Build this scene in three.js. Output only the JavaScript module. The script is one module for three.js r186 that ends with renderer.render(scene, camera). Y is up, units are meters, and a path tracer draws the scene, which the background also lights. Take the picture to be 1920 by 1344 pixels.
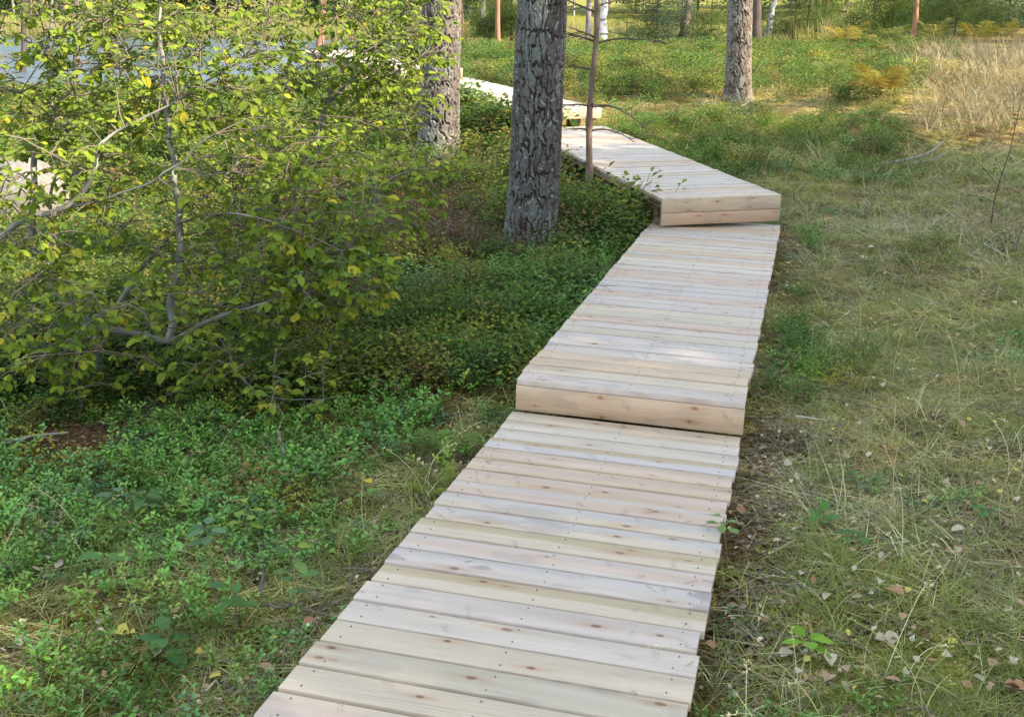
import * as THREE from 'three';
import { mergeGeometries, toCreasedNormals } from 'three/addons/utils/BufferGeometryUtils.js';

// ---------------------------------------------------------------- camera, sky, sun, exposure
const EYE = 1.95, FOCAL = 2089.32, PITCH = 0.3173, ROLL = -0.0095;      // focal length in pixels of the 1920 x 1344 photograph
const scene = new THREE.Scene();
const camera = new THREE.PerspectiveCamera(2 * Math.atan(672 / FOCAL) * 180 / Math.PI, 1024 / 716, 0.05, 2000);
camera.position.set(0, EYE, 0);
camera.rotation.set(-PITCH, 0, -ROLL, 'YXZ');
const SUN_AZ = 2.0, SUN_EL = 0.56;                                      // to the right and a little behind the camera
const sunDir = new THREE.Vector3(Math.sin(SUN_AZ) * Math.cos(SUN_EL), Math.sin(SUN_EL), -Math.cos(SUN_AZ) * Math.cos(SUN_EL));
// hazy late-summer sky: pale blue overhead, whiter towards the horizon and round the sun
{
  const w = 512, h = 256, d = new Float32Array(w * h * 4);
  for (let j = 0; j < h; j++) for (let i = 0; i < w; i++) {
    const el = (j + 0.5) / h * Math.PI - Math.PI / 2, az = ((i + 0.5) / w - 0.5) * Math.PI * 2, e = Math.max(0, Math.sin(el)), t = Math.pow(1 - e, 3);
    const x = Math.cos(az) * Math.cos(el), y = Math.sin(el), z = Math.sin(az) * Math.cos(el), g = Math.max(0, x * sunDir.x + y * sunDir.y + z * sunDir.z), glow = 0.25 * Math.pow(g, 6) + 0.35 * Math.pow(g, 40), k = (j * w + i) * 4;
    const c = [0.37 + (0.62 - 0.37) * t + glow, 0.47 + (0.65 - 0.47) * t + glow * 0.95, 0.62 + (0.69 - 0.62) * t + glow * 0.82], u = el < 0 ? 0.5 : 1;
    d[k] = c[0] * u; d[k + 1] = c[1] * u; d[k + 2] = c[2] * u; d[k + 3] = 1;
  }
  const sky = new THREE.DataTexture(d, w, h, THREE.RGBAFormat, THREE.FloatType); sky.mapping = THREE.EquirectangularReflectionMapping; sky.magFilter = sky.minFilter = THREE.LinearFilter; sky.needsUpdate = true;
  scene.background = sky; scene.environment = sky;
}
const sun = new THREE.DirectionalLight(new THREE.Color(1, 0.87, 0.66), 4.6);
sun.position.copy(sunDir).multiplyScalar(60);
sun.castShadow = true;
sun.shadow.mapSize.set(4096, 4096);
Object.assign(sun.shadow.camera, { left: -40, right: 40, top: 40, bottom: -40, near: 1, far: 160 });
scene.add(sun, sun.target);
const renderer = new THREE.WebGLRenderer({ antialias: true });
renderer.toneMapping = THREE.LinearToneMapping;
renderer.toneMappingExposure = 3.3;
renderer.shadowMap.enabled = true;

// ---------------------------------------------------------------- helpers
const V = (x, y, z) => new THREE.Vector3(x, y, z);
function rngOf(seed) { let a = seed >>> 0; return () => { a = (a + 0x6D2B79F5) | 0; let t = Math.imul(a ^ (a >>> 15), 1 | a); t = (t + Math.imul(t ^ (t >>> 7), 61 | t)) ^ t; return ((t ^ (t >>> 14)) >>> 0) / 4294967296; }; }
const clamp = (x, a = 0, b = 1) => Math.min(b, Math.max(a, x));
const mix = (a, b, t) => a + (b - a) * t;
const smooth = (a, b, x) => { const t = clamp((x - a) / (b - a)); return t * t * (3 - 2 * t); };
const hash = (x, y, s = 0) => { let h = Math.imul(x, 374761393) ^ Math.imul(y, 668265263) ^ Math.imul(s, 1274126177); h = Math.imul(h ^ (h >>> 13), 1274126177); return ((h ^ (h >>> 16)) >>> 0) / 4294967296; };
function noise(x, y, s = 0) { const i = Math.floor(x), j = Math.floor(y); let u = x - i, v = y - j; u = u * u * (3 - 2 * u); v = v * v * (3 - 2 * v); return mix(mix(hash(i, j, s), hash(i + 1, j, s), u), mix(hash(i, j + 1, s), hash(i + 1, j + 1, s), u), v); }
const fbm = (x, y, s = 0, o = 3) => { let a = 0, w = 0.5, t = 0; for (let k = 0; k < o; k++) { a += w * noise(x, y, s + k); t += w; x *= 2.1; y *= 2.1; w *= 0.5; } return a / t; };
const taken = {};
const numbered = (n) => { const k = taken[n] = (taken[n] ?? -1) + 1; return k ? `${n}_${String(k).padStart(3, '0')}` : n; };
const lerpTable = (tb, x) => { if (x <= tb[0][0]) return tb[0][1]; for (let k = 1; k < tb.length; k++) if (x < tb[k][0]) { const [a, p] = tb[k - 1], [b, q] = tb[k], t = (x - a) / (b - a); return mix(p, q, t * t * (3 - 2 * t) * 0.5 + t * 0.5); } return tb[tb.length - 1][1]; };
const shadow = (o) => { o.castShadow = o.receiveShadow = true; return o; };
function tag(o, label, category, group, kind) { Object.assign(o.userData, { label, category }); if (group) o.userData.group = group; if (kind) o.userData.kind = kind; return o; }
function thing(name, label, category, pos, group) { const g = new THREE.Group(); g.name = numbered(name); g.position.copy(pos); scene.add(g); return tag(g, label, category, group); }
function part(name, geo, mat, parent, label) { const m = shadow(new THREE.Mesh(geo, mat)); m.name = parent === scene ? numbered(name) : name; if (label) m.userData.label = label; parent.add(m); return m; }
const rgb = (h) => { const c = new THREE.Color(h); return [c.r, c.g, c.b]; };
const vary = (c, r, a = 0.15) => { const k = 1 + (r() - 0.5) * 2 * a, w = (r() - 0.5) * a * 0.6; return [clamp(c[0] * k * (1 + w)), clamp(c[1] * k), clamp(c[2] * k * (1 - w))]; };
const mixc = (a, b, t) => [mix(a[0], b[0], t), mix(a[1], b[1], t), mix(a[2], b[2], t)];

// a mesh collector: vertices with colours, triangles, tubes and folded leaves
class Shape {
  constructor() { this.p = []; this.c = []; this.i = []; }
  v(x, y, z, c) { this.p.push(x, y, z); this.c.push(c[0], c[1], c[2]); return this.p.length / 3 - 1; }
  tri(a, b, c) { this.i.push(a, b, c); }
  tube(pts, radii, sides, col, cap = true) {
    const n = pts.length; let ref = V(0.3, 0.1, 0.95), rings = [];
    for (let k = 0; k < n; k++) {
      const d = V(0, 0, 0).subVectors(pts[Math.min(n - 1, k + 1)], pts[Math.max(0, k - 1)]).normalize();
      if (Math.abs(d.dot(ref)) > 0.95) ref = V(0.95, 0.1, -0.3);
      const a = V(0, 0, 0).crossVectors(d, ref).normalize(), b = V(0, 0, 0).crossVectors(a, d).normalize(); ref = b.clone();
      const r = typeof radii === 'number' ? radii : radii[k], ring = [];
      for (let s = 0; s < sides; s++) { const t = s / sides * Math.PI * 2, q = pts[k].clone().addScaledVector(a, Math.cos(t) * r).addScaledVector(b, Math.sin(t) * r); ring.push(this.v(q.x, q.y, q.z, typeof col === 'function' ? col(k / (n - 1), s / sides, q) : col)); }
      rings.push(ring);
    }
    for (let k = 0; k + 1 < n; k++) for (let s = 0; s < sides; s++) { const a = rings[k][s], b = rings[k][(s + 1) % sides], c = rings[k + 1][s], d = rings[k + 1][(s + 1) % sides]; this.tri(a, b, d); this.tri(a, d, c); }
    if (cap) { const e = pts[n - 1], q = this.v(e.x, e.y, e.z, typeof col === 'function' ? col(1, 0, e) : col); for (let s = 0; s < sides; s++) this.tri(rings[n - 1][s], rings[n - 1][(s + 1) % sides], q); }
    return this;
  }
  leaf(o, d, n, L, W, prof, col, fold = 0.25, curl = 0.15) {
    const s = V(0, 0, 0).crossVectors(d, n).normalize(); n = V(0, 0, 0).crossVectors(s, d).normalize();
    let pm = -1, pl = -1, pr = -1;
    for (const [t, w] of prof) {
      const lift = -curl * L * t * t, bx = o.x + d.x * L * t + n.x * lift, by = o.y + d.y * L * t + n.y * lift, bz = o.z + d.z * L * t + n.z * lift;
      const m = this.v(bx, by, bz, col); let l = m, r = m;
      if (w > 0) { const h = w * W * 0.5, f = h * fold; l = this.v(bx + s.x * h + n.x * f, by + s.y * h + n.y * f, bz + s.z * h + n.z * f, col); r = this.v(bx - s.x * h + n.x * f, by - s.y * h + n.y * f, bz - s.z * h + n.z * f, col); }
      if (pm >= 0) { if (pl !== pm) { this.tri(pm, m, pl); this.tri(pm, pr, m); } if (l !== m) { this.tri(pl, m, l); this.tri(pr, r, m); } }
      pm = m; pl = l; pr = r;
    }
    return this;
  }
  blade(o, d, up, L, W, bend, col, seg = 3) {
    const s = V(0, 0, 0).crossVectors(d, V(0.01, 1, 0.02)).normalize(); let pa = -1, pb = -1;
    for (let k = 0; k <= seg; k++) {
      const t = k / seg, h = up * L * (t - bend * t * t), f = L * (t * (1 - up * 0.75) + bend * t * t * 0.5), w = W * 0.5 * (1 - t * 0.9);
      const x = o.x + d.x * f, y = o.y + h, z = o.z + d.z * f;
      if (k === seg) { const m = this.v(x, y, z, col); this.tri(pa, pb, m); } else { const a = this.v(x + s.x * w, y, z + s.z * w, col), b = this.v(x - s.x * w, y, z - s.z * w, col); if (k) { this.tri(pa, pb, b); this.tri(pa, b, a); } pa = a; pb = b; }
    }
    return this;
  }
  geo() { const g = new THREE.BufferGeometry(); g.setAttribute('position', new THREE.Float32BufferAttribute(this.p, 3)); g.setAttribute('color', new THREE.Float32BufferAttribute(this.c, 3)); g.setIndex(this.i); g.computeVertexNormals(); return g; }
}
const OVATE = [[0, 0], [0.18, 0.55], [0.42, 1], [0.72, 0.72], [1, 0]], OBOVATE = [[0, 0], [0.3, 0.45], [0.62, 1], [0.86, 0.8], [1, 0]], ROUND = [[0, 0], [0.2, 0.75], [0.5, 1], [0.8, 0.75], [1, 0]], DIAMOND = [[0, 0], [0.55, 1], [1, 0]], SPOON = [[0, 0.08], [0.45, 0.9], [0.75, 1], [1, 0]];
const dirOf = (az, el) => V(Math.cos(az) * Math.cos(el), Math.sin(el), Math.sin(az) * Math.cos(el));

// photograph pixel -> direction; a thing's distance then comes from the ground or from its neighbours
function rayOf(u, v) {
  const xr = (u - 960) / FOCAL, yr = (672 - v) / FOCAL, cr = Math.cos(ROLL), sr = Math.sin(ROLL), xc = xr * cr + yr * sr, yc = -xr * sr + yr * cr, c = Math.cos(PITCH), s = Math.sin(PITCH);
  return V(xc, yc * c - s, -(c + yc * s));
}
const at = (u, v, depth) => { const r = rayOf(u, v); return V(0, EYE, 0).addScaledVector(r, depth / -r.z); };
function pixelOf(x, y, z) {
  const c = Math.cos(PITCH), s = Math.sin(PITCH), yy = y - EYE, zz = -z, yc = yy * c + zz * s, zc = zz * c - yy * s, cr = Math.cos(ROLL), sr = Math.sin(ROLL);
  return [960 + FOCAL * (x * cr - yc * sr) / zc, 672 - FOCAL * (x * sr + yc * cr) / zc];
}

// ---------------------------------------------------------------- where the boardwalk sections lie (origin, heading, slopes, length)
const W = 1.017, PITCH_P = 0.125, PLANK = 0.1157, THICK = 0.026;
const SECT = [
  { o: V(0.012, EYE - 1.7987, -4.7231), a: 0.2561, s: -0.0483, c: -0.0105, from: -24, to: 0 },
  { o: V(0.020, EYE - 1.6545, -4.7409), a: 0.2569, s: -0.0235, c: -0.0118, from: 0, to: 37 },
  { o: V(1.158, EYE - 1.5208, -8.6692), a: -0.2523, s: 0.0127, c: 0, from: 0, to: 35 },
  { o: V(0.085, EYE - 1.29, -13.12), a: -0.385, s: 0.006, c: 0, from: 0, to: 38 },
  { o: V(-1.73, EYE - 1.128, -17.45), a: -0.46, s: 0.004, c: 0, from: 0, to: 44 },
];
for (const q of SECT) {
  q.f = V(Math.sin(q.a) * Math.cos(q.s), Math.sin(q.s), -Math.cos(q.a) * Math.cos(q.s));
  const r = V(Math.cos(q.a) * Math.cos(q.c), Math.sin(q.c), Math.sin(q.a) * Math.cos(q.c));
  q.up = V(0, 0, 0).crossVectors(r, q.f).normalize(); q.r = V(0, 0, 0).crossVectors(q.f, q.up).normalize();
}
function deckAt(x, z) {                                                   // nearest section: distance outside it, side (-1 left, 1 right), height of its top
  let best = { d: 1e9, side: 0, top: 0 };
  SECT.forEach((q, k) => {
    const dx = x - q.o.x, dz = z - q.o.z, l = dx * Math.cos(q.a) + dz * Math.sin(q.a), m = dx * Math.sin(q.a) - dz * Math.cos(q.a), a = q.from * PITCH_P, b = q.to * PITCH_P;
    const ex = Math.max(-l, l - W, 0), em = Math.max(a - m, m - b, 0), d = Math.hypot(ex, em);
    if (d < best.d) best = { d, side: l < W / 2 ? -1 : 1, top: q.o.y + m * Math.sin(q.s), k };
  });
  return best;
}

// ---------------------------------------------------------------- ground
const BASE = [[0, 0.16], [2, 0.12], [4.7, 0.03], [9, 0.03], [11, 0.12], [13, 0.27], [18, 0.5], [28, 0.55], [36, 0.3], [50, -0.9], [70, -2.3], [85, -2.9], [104, -2.7], [118, -1.9], [160, 0.5], [400, 6]];
const LEFTB = [[0, 0.1], [3, 0.02], [6, -0.1], [10, -0.2], [14, -0.15], [20, -0.2], [28, -0.7], [38, -1.9], [46, -2.7], [85, -2.9], [104, -2.7], [118, -1.9], [160, 0.5], [400, 6]];
const RIGHTB = [[0, 0.16], [2, 0.12], [5, 0.05], [9, 0.05], [12, 0.18], [15, 0.42], [20, 0.72], [30, 0.8], [50, 0.6], [80, 0.2], [120, 0.6], [400, 6]];
function groundY(x, z) {
  const f = -z, t = x / Math.max(f, 3);
  let h = lerpTable(BASE, f);
  h = mix(h, lerpTable(LEFTB, f), smooth(-0.02, -0.3, t));
  h = mix(h, lerpTable(RIGHTB, f), smooth(0.16, 0.34, t));
  const near = 1 - smooth(25, 60, f);
  h += near * ((fbm(x * 0.7, z * 0.7, 3) - 0.5) * 0.16 + (fbm(x * 3.1, z * 3.1, 9) - 0.5) * 0.05);
  const d = deckAt(x, z);
  if (d.d < 0.6) h = mix(Math.min(h, d.top - 0.15), h, smooth(0, 0.6, d.d));
  return h;
}
function groundAt(u, v, far = 90) { const r = rayOf(u, v), p = V(0, EYE, 0); let t = 1.5; for (; t < far; t += 0.04 + t * 0.004) { p.set(0, EYE, 0).addScaledVector(r, t); if (p.y <= groundY(p.x, p.z)) break; } p.y = groundY(p.x, p.z); return p; }

function dataTexture(w, h, fn, srgb = true) {
  const d = new Uint8Array(w * h * 4);
  for (let y = 0; y < h; y++) for (let x = 0; x < w; x++) { const c = fn(x / w, y / h), k = (y * w + x) * 4; d[k] = clamp(c[0], 0, 255); d[k + 1] = clamp(c[1], 0, 255); d[k + 2] = clamp(c[2], 0, 255); d[k + 3] = 255; }
  const t = new THREE.DataTexture(d, w, h); t.wrapS = t.wrapT = THREE.RepeatWrapping; t.magFilter = THREE.LinearFilter; t.minFilter = THREE.LinearMipmapLinearFilter; t.generateMipmaps = true; if (srgb) t.colorSpace = THREE.SRGBColorSpace; t.needsUpdate = true; return t;
}
// tileable noise: the lattice wraps after n cells
function tnoise(u, v, n, s) { const x = u * n, y = v * n, i = Math.floor(x), j = Math.floor(y); let a = x - i, b = y - j; a = a * a * (3 - 2 * a); b = b * b * (3 - 2 * b); const w = (k) => ((k % n) + n) % n; return mix(mix(hash(w(i), w(j), s), hash(w(i + 1), w(j), s), a), mix(hash(w(i), w(j + 1), s), hash(w(i + 1), w(j + 1), s), a), b); }
const soilMap = dataTexture(1024, 1024, (u, v) => {
  const a = tnoise(u, v, 9, 1), b = tnoise(u, v, 31, 2), c = tnoise(u, v, 110, 3), d = tnoise(u, v, 400, 4), moss = smooth(0.42, 0.72, a * 0.6 + b * 0.4);
  const k = 0.6 + 0.35 * c + 0.4 * d;
  let col = mixc([138, 116, 90], [124, 124, 62], moss); if (b > 0.62 && d > 0.5) col = [196, 174, 136]; if (c < 0.2) col = [92, 72, 54];
  return [col[0] * k, col[1] * k, col[2] * k];
});
const soilBump = dataTexture(512, 512, (u, v) => { const k = 255 * (0.35 * tnoise(u, v, 40, 5) + 0.35 * tnoise(u, v, 110, 6) + 0.3 * tnoise(u, v, 250, 7)); return [k, k, k]; }, false);
{
  const NX = 330, NZ = 330, p = [], uv = [], col = [], idx = [];
  const warp = (t, near, far) => Math.sign(t) * (near * Math.abs(t) + far * Math.pow(Math.abs(t), 5));
  for (let j = 0; j <= NZ; j++) for (let i = 0; i <= NX; i++) {
    const x = warp(i / NX * 2 - 1, 13, 400) + 0.6, z = -8 - warp(j / NZ * 2 - 1, 12, 480), y = groundY(x, z);
    p.push(x, y, z); uv.push(x / 2.3, z / 2.3);
    const f = -z, g = fbm(x * 0.5, z * 0.5, 21), meadow = smooth(30, 95, f);
    const dk = deckAt(x, z), humus = (dk.side < 0 || fbm(x * 1.9 + 5, z * 1.9, 33) > 0.62) && f < 40, c = mixc(humus ? mixc([0.34, 0.29, 0.22], [0.5, 0.46, 0.28], g) : mixc([0.6, 0.52, 0.4], [1.15, 1.1, 0.7], g), [0.8, 1.0, 0.45], meadow); col.push(...c);
  }
  for (let j = 0; j < NZ; j++) for (let i = 0; i < NX; i++) { const a = j * (NX + 1) + i, b = a + 1, c = a + NX + 1, d = c + 1; idx.push(a, b, d, a, d, c); }
  const g = new THREE.BufferGeometry(); g.setAttribute('position', new THREE.Float32BufferAttribute(p, 3)); g.setAttribute('uv', new THREE.Float32BufferAttribute(uv, 2)); g.setAttribute('color', new THREE.Float32BufferAttribute(col, 3)); g.setIndex(idx); g.computeVertexNormals();
  const m = part('ground', g, new THREE.MeshPhysicalMaterial({ specularIntensity: 0.1, map: soilMap, vertexColors: true, bumpMap: soilBump, bumpScale: 0.02, roughness: 1 }), scene);
  tag(m, 'mossy woodland ground with soil and litter under the plants', 'ground', null, 'structure');
  const wb = dataTexture(512, 512, (u, v) => { const k = 255 * (0.6 * tnoise(u, v, 24, 11) + 0.4 * tnoise(u, v, 60, 12)); return [k, k, k]; }, false); wb.repeat.set(90, 90);
  const lake = part('lake_water', new THREE.PlaneGeometry(420, 90), new THREE.MeshStandardMaterial({ color: new THREE.Color(0.1, 0.14, 0.17), roughness: 0.2, bumpMap: wb, bumpScale: 0.1 }), scene);
  lake.rotation.x = -Math.PI / 2; lake.position.set(-160, EYE - 4.32, -82); tag(lake, 'blue lake beyond the pines and the bushes', 'lake', null, 'structure');
}

// ---------------------------------------------------------------- timber
function woodTexture(seed, base, o = {}) {
  const r = rngOf(seed * 77 + 5), knots = o.knots ?? Array.from({ length: 1 + Math.floor(r() * 3) }, () => [r(), 0.15 + r() * 0.7, 0.005 + r() * 0.007]), yc = (r() - 0.5) * 0.2, fq = 90 + r() * 120, tint = o.tint ?? base, tv = o.tv ?? [2, 3], drift = (r() - 0.5) * 0.05, stain = o.stain ?? (r() < 0.5 ? 0.35 : 0), scuffs = Array.from({ length: 1 + Math.floor(r() * 3) }, () => [r(), r(), 0.03 + 0.05 * r(), r() - 0.5]);
  const LEN = o.len ?? W, WID = 0.12;
  return dataTexture(1024, 128, (u, v) => {
    const x = u * LEN; let y = v * WID, kd = 0, ring = 1e9, dk = 0;
    for (const [ku, kv, kr] of knots) { const dx = (x - ku * LEN), dy = (y - kv * WID), e = Math.exp(-(dx * dx) / (kr * kr * 9) - (dy * dy) / (kr * kr * 7)); y += Math.sign(dy || 1) * -e * kr * 0.75; const q = Math.hypot(dx / 1.6, dy) / kr; if (q < 1) kd = Math.max(kd, smooth(1, 0.7, q)); dk = Math.max(dk, Math.exp(-Math.hypot(dx / 4.5, dy) / kr * 0.9)); }
    const q = (y + yc * 0.3 + drift * x + 0.014 * (fbm(x * 2.2 + seed, y * 6, seed) - 0.5)) * fq + 2.2 * fbm(y * 55 + x * 0.7, seed * 3.1, seed + 6, 2), line = Math.pow(0.5 + 0.5 * Math.sin(q * 6.283), 2.5) * smooth(0.25, 0.75, fbm(x * 1.6 + seed, y * 22, seed + 7, 2));
    const fib = noise(x * 26, y * 2600, seed + 1) - 0.5, blot = fbm(x * 3 + seed, y * 30, seed + 2) - 0.5, band = smooth(tv[0] - 0.1, tv[0] + 0.06, v + blot * 0.3) * smooth(tv[1] + 0.1, tv[1] - 0.06, v + blot * 0.3);
    let c = mixc(base, tint, band); const k = 1 - line * 0.1 + fib * 0.07 + blot * 0.09;
    c = [c[0] * k, c[1] * (k - line * 0.016), c[2] * (k - line * 0.045)];
    if (stain) { const s = smooth(0.62, 0.75, fbm(x * 5 + seed * 3, y * 14, seed + 8)) * stain; c = mixc(c, [140, 128, 122], s * 0.6); }
    for (const [su, sv, sl, sa] of scuffs) { const dx = x - su * LEN, dy = y - sv * WID, a = dx * Math.cos(1.2 + sa) + dy * Math.sin(1.2 + sa), b = -dx * Math.sin(1.2 + sa) + dy * Math.cos(1.2 + sa), g = Math.exp(-(a * a) / (sl * sl * 0.25) - (b * b) / 0.00009) * smooth(0.35, 0.7, noise(x * 300, y * 300, seed + 4)); c = mixc(c, [118, 108, 100], g * 0.5); }
    c = mixc(c, [c[0] * 0.86, c[1] * 0.72, c[2] * 0.6], dk * 0.7);
    if (kd > 0) c = mixc(c, mixc([138, 94, 66], [104, 74, 56], noise(x * 500, y * 500, seed)), kd * (0.45 + 0.4 * noise(seed * 1.7, Math.round(x * 12), 3)));
    return c;
  });
}
const WOODK = 0.84, wc = (a) => a.map((q, k) => mix(q, [234, 203, 175][k], 0.42) * WOODK), CREAM = wc([232, 214, 184]), WHITE = wc([238, 227, 208]), PINK = wc([230, 202, 180]), TAN = wc([226, 198, 162]), BLUE = wc([216, 212, 208]), OLIVE = wc([208, 188, 140]), LAV = wc([228, 215, 204]), GREEN = wc([216, 208, 180]);
const woodMat = (t) => new THREE.MeshPhysicalMaterial({ map: t, roughness: 0.6, specularIntensity: 0.5 });
const tones1 = [[CREAM], [CREAM, { tint: WHITE, tv: [0.4, 1.2] }], [WHITE], [OLIVE, { tint: BLUE, tv: [0.45, 1.2], knots: [[0.2, 0.3, 0.006], [0.7, 0.5, 0.007]] }], [TAN, { tint: PINK, tv: [0.3, 0.8] }], [TAN, { tint: PINK, tv: [0.4, 0.7] }], [PINK, { tint: TAN, tv: [0.6, 1.2] }], [PINK, { tint: LAV, tv: [-1, 0.4] }], [BLUE, { tint: CREAM, tv: [0.55, 1.2], stain: 0.5 }], [BLUE, { tint: CREAM, tv: [0.6, 1.2], stain: 0.5 }], [OLIVE, { tint: CREAM, tv: [0.55, 1.2] }], [LAV, { tint: PINK, tv: [0.3, 0.8] }], [BLUE, { tint: LAV, tv: [0.5, 1.2], stain: 1 }], [OLIVE, { tint: CREAM, tv: [0.5, 1.2] }], [LAV, { stain: 0.4 }], [WHITE, { knots: [[0.47, 0.25, 0.011], [0.25, 0.2, 0.005]], stain: 0.6 }], [CREAM, { knots: [[0.33, 0.15, 0.008], [0.58, 0.7, 0.009]] }], [GREEN, { knots: [[0.05, 0.2, 0.011], [0.04, 0.7, 0.01], [0.45, 0.45, 0.011], [0.93, 0.2, 0.01]] }], [CREAM, { knots: [[0.35, 0.4, 0.008], [0.9, 0.6, 0.012]] }], [CREAM, { tint: PINK, tv: [0.3, 0.9] }], [LAV]].map(([b, o], k) => woodMat(woodTexture(k + 1, b, o)));
const tones2 = [CREAM, WHITE, LAV, TAN, BLUE, PINK, WHITE, CREAM, LAV, GREEN, WHITE, LAV].map((b, k) => woodMat(woodTexture(k + 40, b, k % 3 === 1 ? { tint: BLUE, tv: [0.4, 1.2] } : {})));
const fasciaMat = woodMat(woodTexture(71, wc([236, 206, 164]), { tint: wc([226, 190, 146]), tv: [0.35, 0.8], knots: [[0.38, 0.14, 0.0095], [0.39, 0.9, 0.009], [0.79, 0.16, 0.011], [0.77, 0.68, 0.008], [0.09, 0.75, 0.004]] }));
const fasciaMat2 = woodMat(woodTexture(72, wc([238, 216, 180]), { knots: [[0.2, 0.3, 0.005], [0.46, 0.3, 0.009], [0.75, 0.15, 0.007], [0.22, 0.85, 0.007], [0.74, 0.8, 0.005]] }));
const fasciaMat3 = woodMat(woodTexture(73, wc([232, 194, 156]), { knots: [[0.31, 0.3, 0.009], [0.53, 0.3, 0.009], [0.97, 0.2, 0.006]] }));
const joistMat = woodMat(woodTexture(74, wc([196, 178, 136]), {}));
const screwMat = new THREE.MeshStandardMaterial({ color: new THREE.Color(0.14, 0.13, 0.12), metalness: 0.6, roughness: 0.5 });
// a board along x, its face up, its top arrises rounded; u along, v across
function boardGeo(len, wid, thk, r = 0.006) {
  const pr = [[0, -thk], [0, -r], [r * 0.3, -r * 0.3], [r, 0], [wid - r, 0], [wid - r * 0.3, -r * 0.3], [wid, -r], [wid, -thk]], pos = [], uv = [];
  const P = (x, k) => { pos.push(x, pr[k][1], pr[k][0]); uv.push(x / len, clamp(pr[k][0] / wid, 0.01, 0.99)); };
  for (let k = 0; k < pr.length; k++) { const n = (k + 1) % pr.length; P(0, k); P(len, n); P(len, k); P(0, k); P(0, n); P(len, n); }
  for (let k = 1; k + 1 < pr.length; k++) { P(0, 0); P(0, k + 1); P(0, k); P(len, 0); P(len, k); P(len, k + 1); }
  const g = new THREE.BufferGeometry(); g.setAttribute('position', new THREE.Float32BufferAttribute(pos, 3)); g.setAttribute('uv', new THREE.Float32BufferAttribute(uv, 2));
  return toCreasedNormals(g, 0.75);
}
const plankGeo = boardGeo(W, PLANK, THICK);
const SECT_LABEL = ['low boardwalk section of wide new planks, its far end under the first riser board', 'straight boardwalk section stepping up with one knotty riser board on its near end', 'boardwalk section turning left, with two riser boards stacked on its near end', 'boardwalk section passing behind the thick pine trunk, raised above dark bushes', 'last boardwalk section running towards the lake behind the leafy bush'];
SECT.forEach((q, k) => {
  const g = thing('boardwalk_section', SECT_LABEL[k], 'boardwalk', q.o, 'boardwalk sections laid end to end'), r = rngOf(100 + k), screws = [];
  g.quaternion.setFromRotationMatrix(new THREE.Matrix4().makeBasis(q.r, q.up, q.f.clone().negate()));
  for (let n = q.from; n < q.to; n++) {
    const kk = k === 0 ? (n < 0 ? -n - 1 : 0) : n, mats = k === 0 ? tones1 : tones2, m = part('plank', plankGeo, k === 0 ? mats[kk % mats.length] : mats[Math.floor(hash(n, k, 3) * mats.length)], g);
    const gap = k === 0 && n === -20 ? 0.006 : 0;
    m.scale.x = 1 + (r() - 0.5) * 0.009; m.position.set((r() - 0.5) * 0.009, (r() - 0.5) * 0.004, -n * PITCH_P - PLANK - (PITCH_P - PLANK) / 2 + (r() - 0.5) * 0.002 + gap); m.rotation.set((r() - 0.5) * 0.02, (r() - 0.5) * 0.0035, (r() - 0.5) * 0.002);
    if (k && r() < 0.5) { m.scale.x *= -1; m.position.x += W; }
    if (k < 3) for (const u of [0.055, 0.5, 0.945]) for (const v of [0.024, 0.092]) { const c = new THREE.CylinderGeometry(0.0026, 0.0026, 0.003, 7); c.translate(u * W + (r() - 0.5) * 0.014, m.position.y + 0.0004, m.position.z + v + (r() - 0.5) * 0.012); screws.push(c); }
  }
  if (screws.length) { const s = part('screw_heads', mergeGeometries(screws), screwMat, g); s.userData.kind = 'stuff'; }
  const z0 = -q.from * PITCH_P - 0.03, z1 = -q.to * PITCH_P + 0.03, jl = z0 - z1, jg = new THREE.BoxGeometry(0.045, 0.118, jl);
  for (const u of k === 3 ? [0.045, W / 2, W - 0.06] : [0.16, W / 2, W - 0.16]) { const j = part('joist', jg, joistMat, g); j.position.set(u, -THICK - 0.0635, (z0 + z1) / 2 - 0.012); }
  const riser = (mat, top, h, zoff) => { const b = part('riser_board', boardGeo(W, h, 0.024), mat, g); b.rotation.x = Math.PI / 2; b.position.set(0.0005, top, zoff); return b; };
  if (k === 1) riser(fasciaMat, -THICK - 0.002, 0.119, -0.001);
  if (k === 2) { riser(fasciaMat2, 0.001, 0.113, 0.022); riser(fasciaMat3, -0.114, 0.098, 0.021); }
  if (k === 3) { riser(fasciaMat2, 0.001, 0.12, 0.022); for (const u of [0.12, 0.8]) { const s = part('support_block', boardGeo(0.1, 0.2, 0.16), joistMat, g); s.position.set(u, -0.146, -0.5); } }
  if (k === 4) riser(fasciaMat2, 0.001, 0.14, 0.022);
  if (k > 1) for (const m of [0.9, 2.4, 4.0]) for (const u of [0.36, W - 0.2]) { const h = 0.5, s = part('support_post', new THREE.BoxGeometry(0.09, h, 0.09), joistMat, g); s.position.set(u, -0.146 - h / 2, -m); }
});

// ---------------------------------------------------------------- plant materials
const leafMat = new THREE.MeshPhysicalMaterial({ specularIntensity: 0.25, vertexColors: true, roughness: 1, transmission: 0.42, thickness: 0, side: THREE.DoubleSide });
const glossMat = new THREE.MeshPhysicalMaterial({ specularIntensity: 0.6, vertexColors: true, roughness: 0.42, side: THREE.DoubleSide });
const dryMat = new THREE.MeshPhysicalMaterial({ specularIntensity: 0.25, vertexColors: true, roughness: 0.9, side: THREE.DoubleSide });
const barkMat = new THREE.MeshPhysicalMaterial({ specularIntensity: 0.2, vertexColors: true, roughness: 0.95 });
const ONE = [1, 1, 1];

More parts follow.
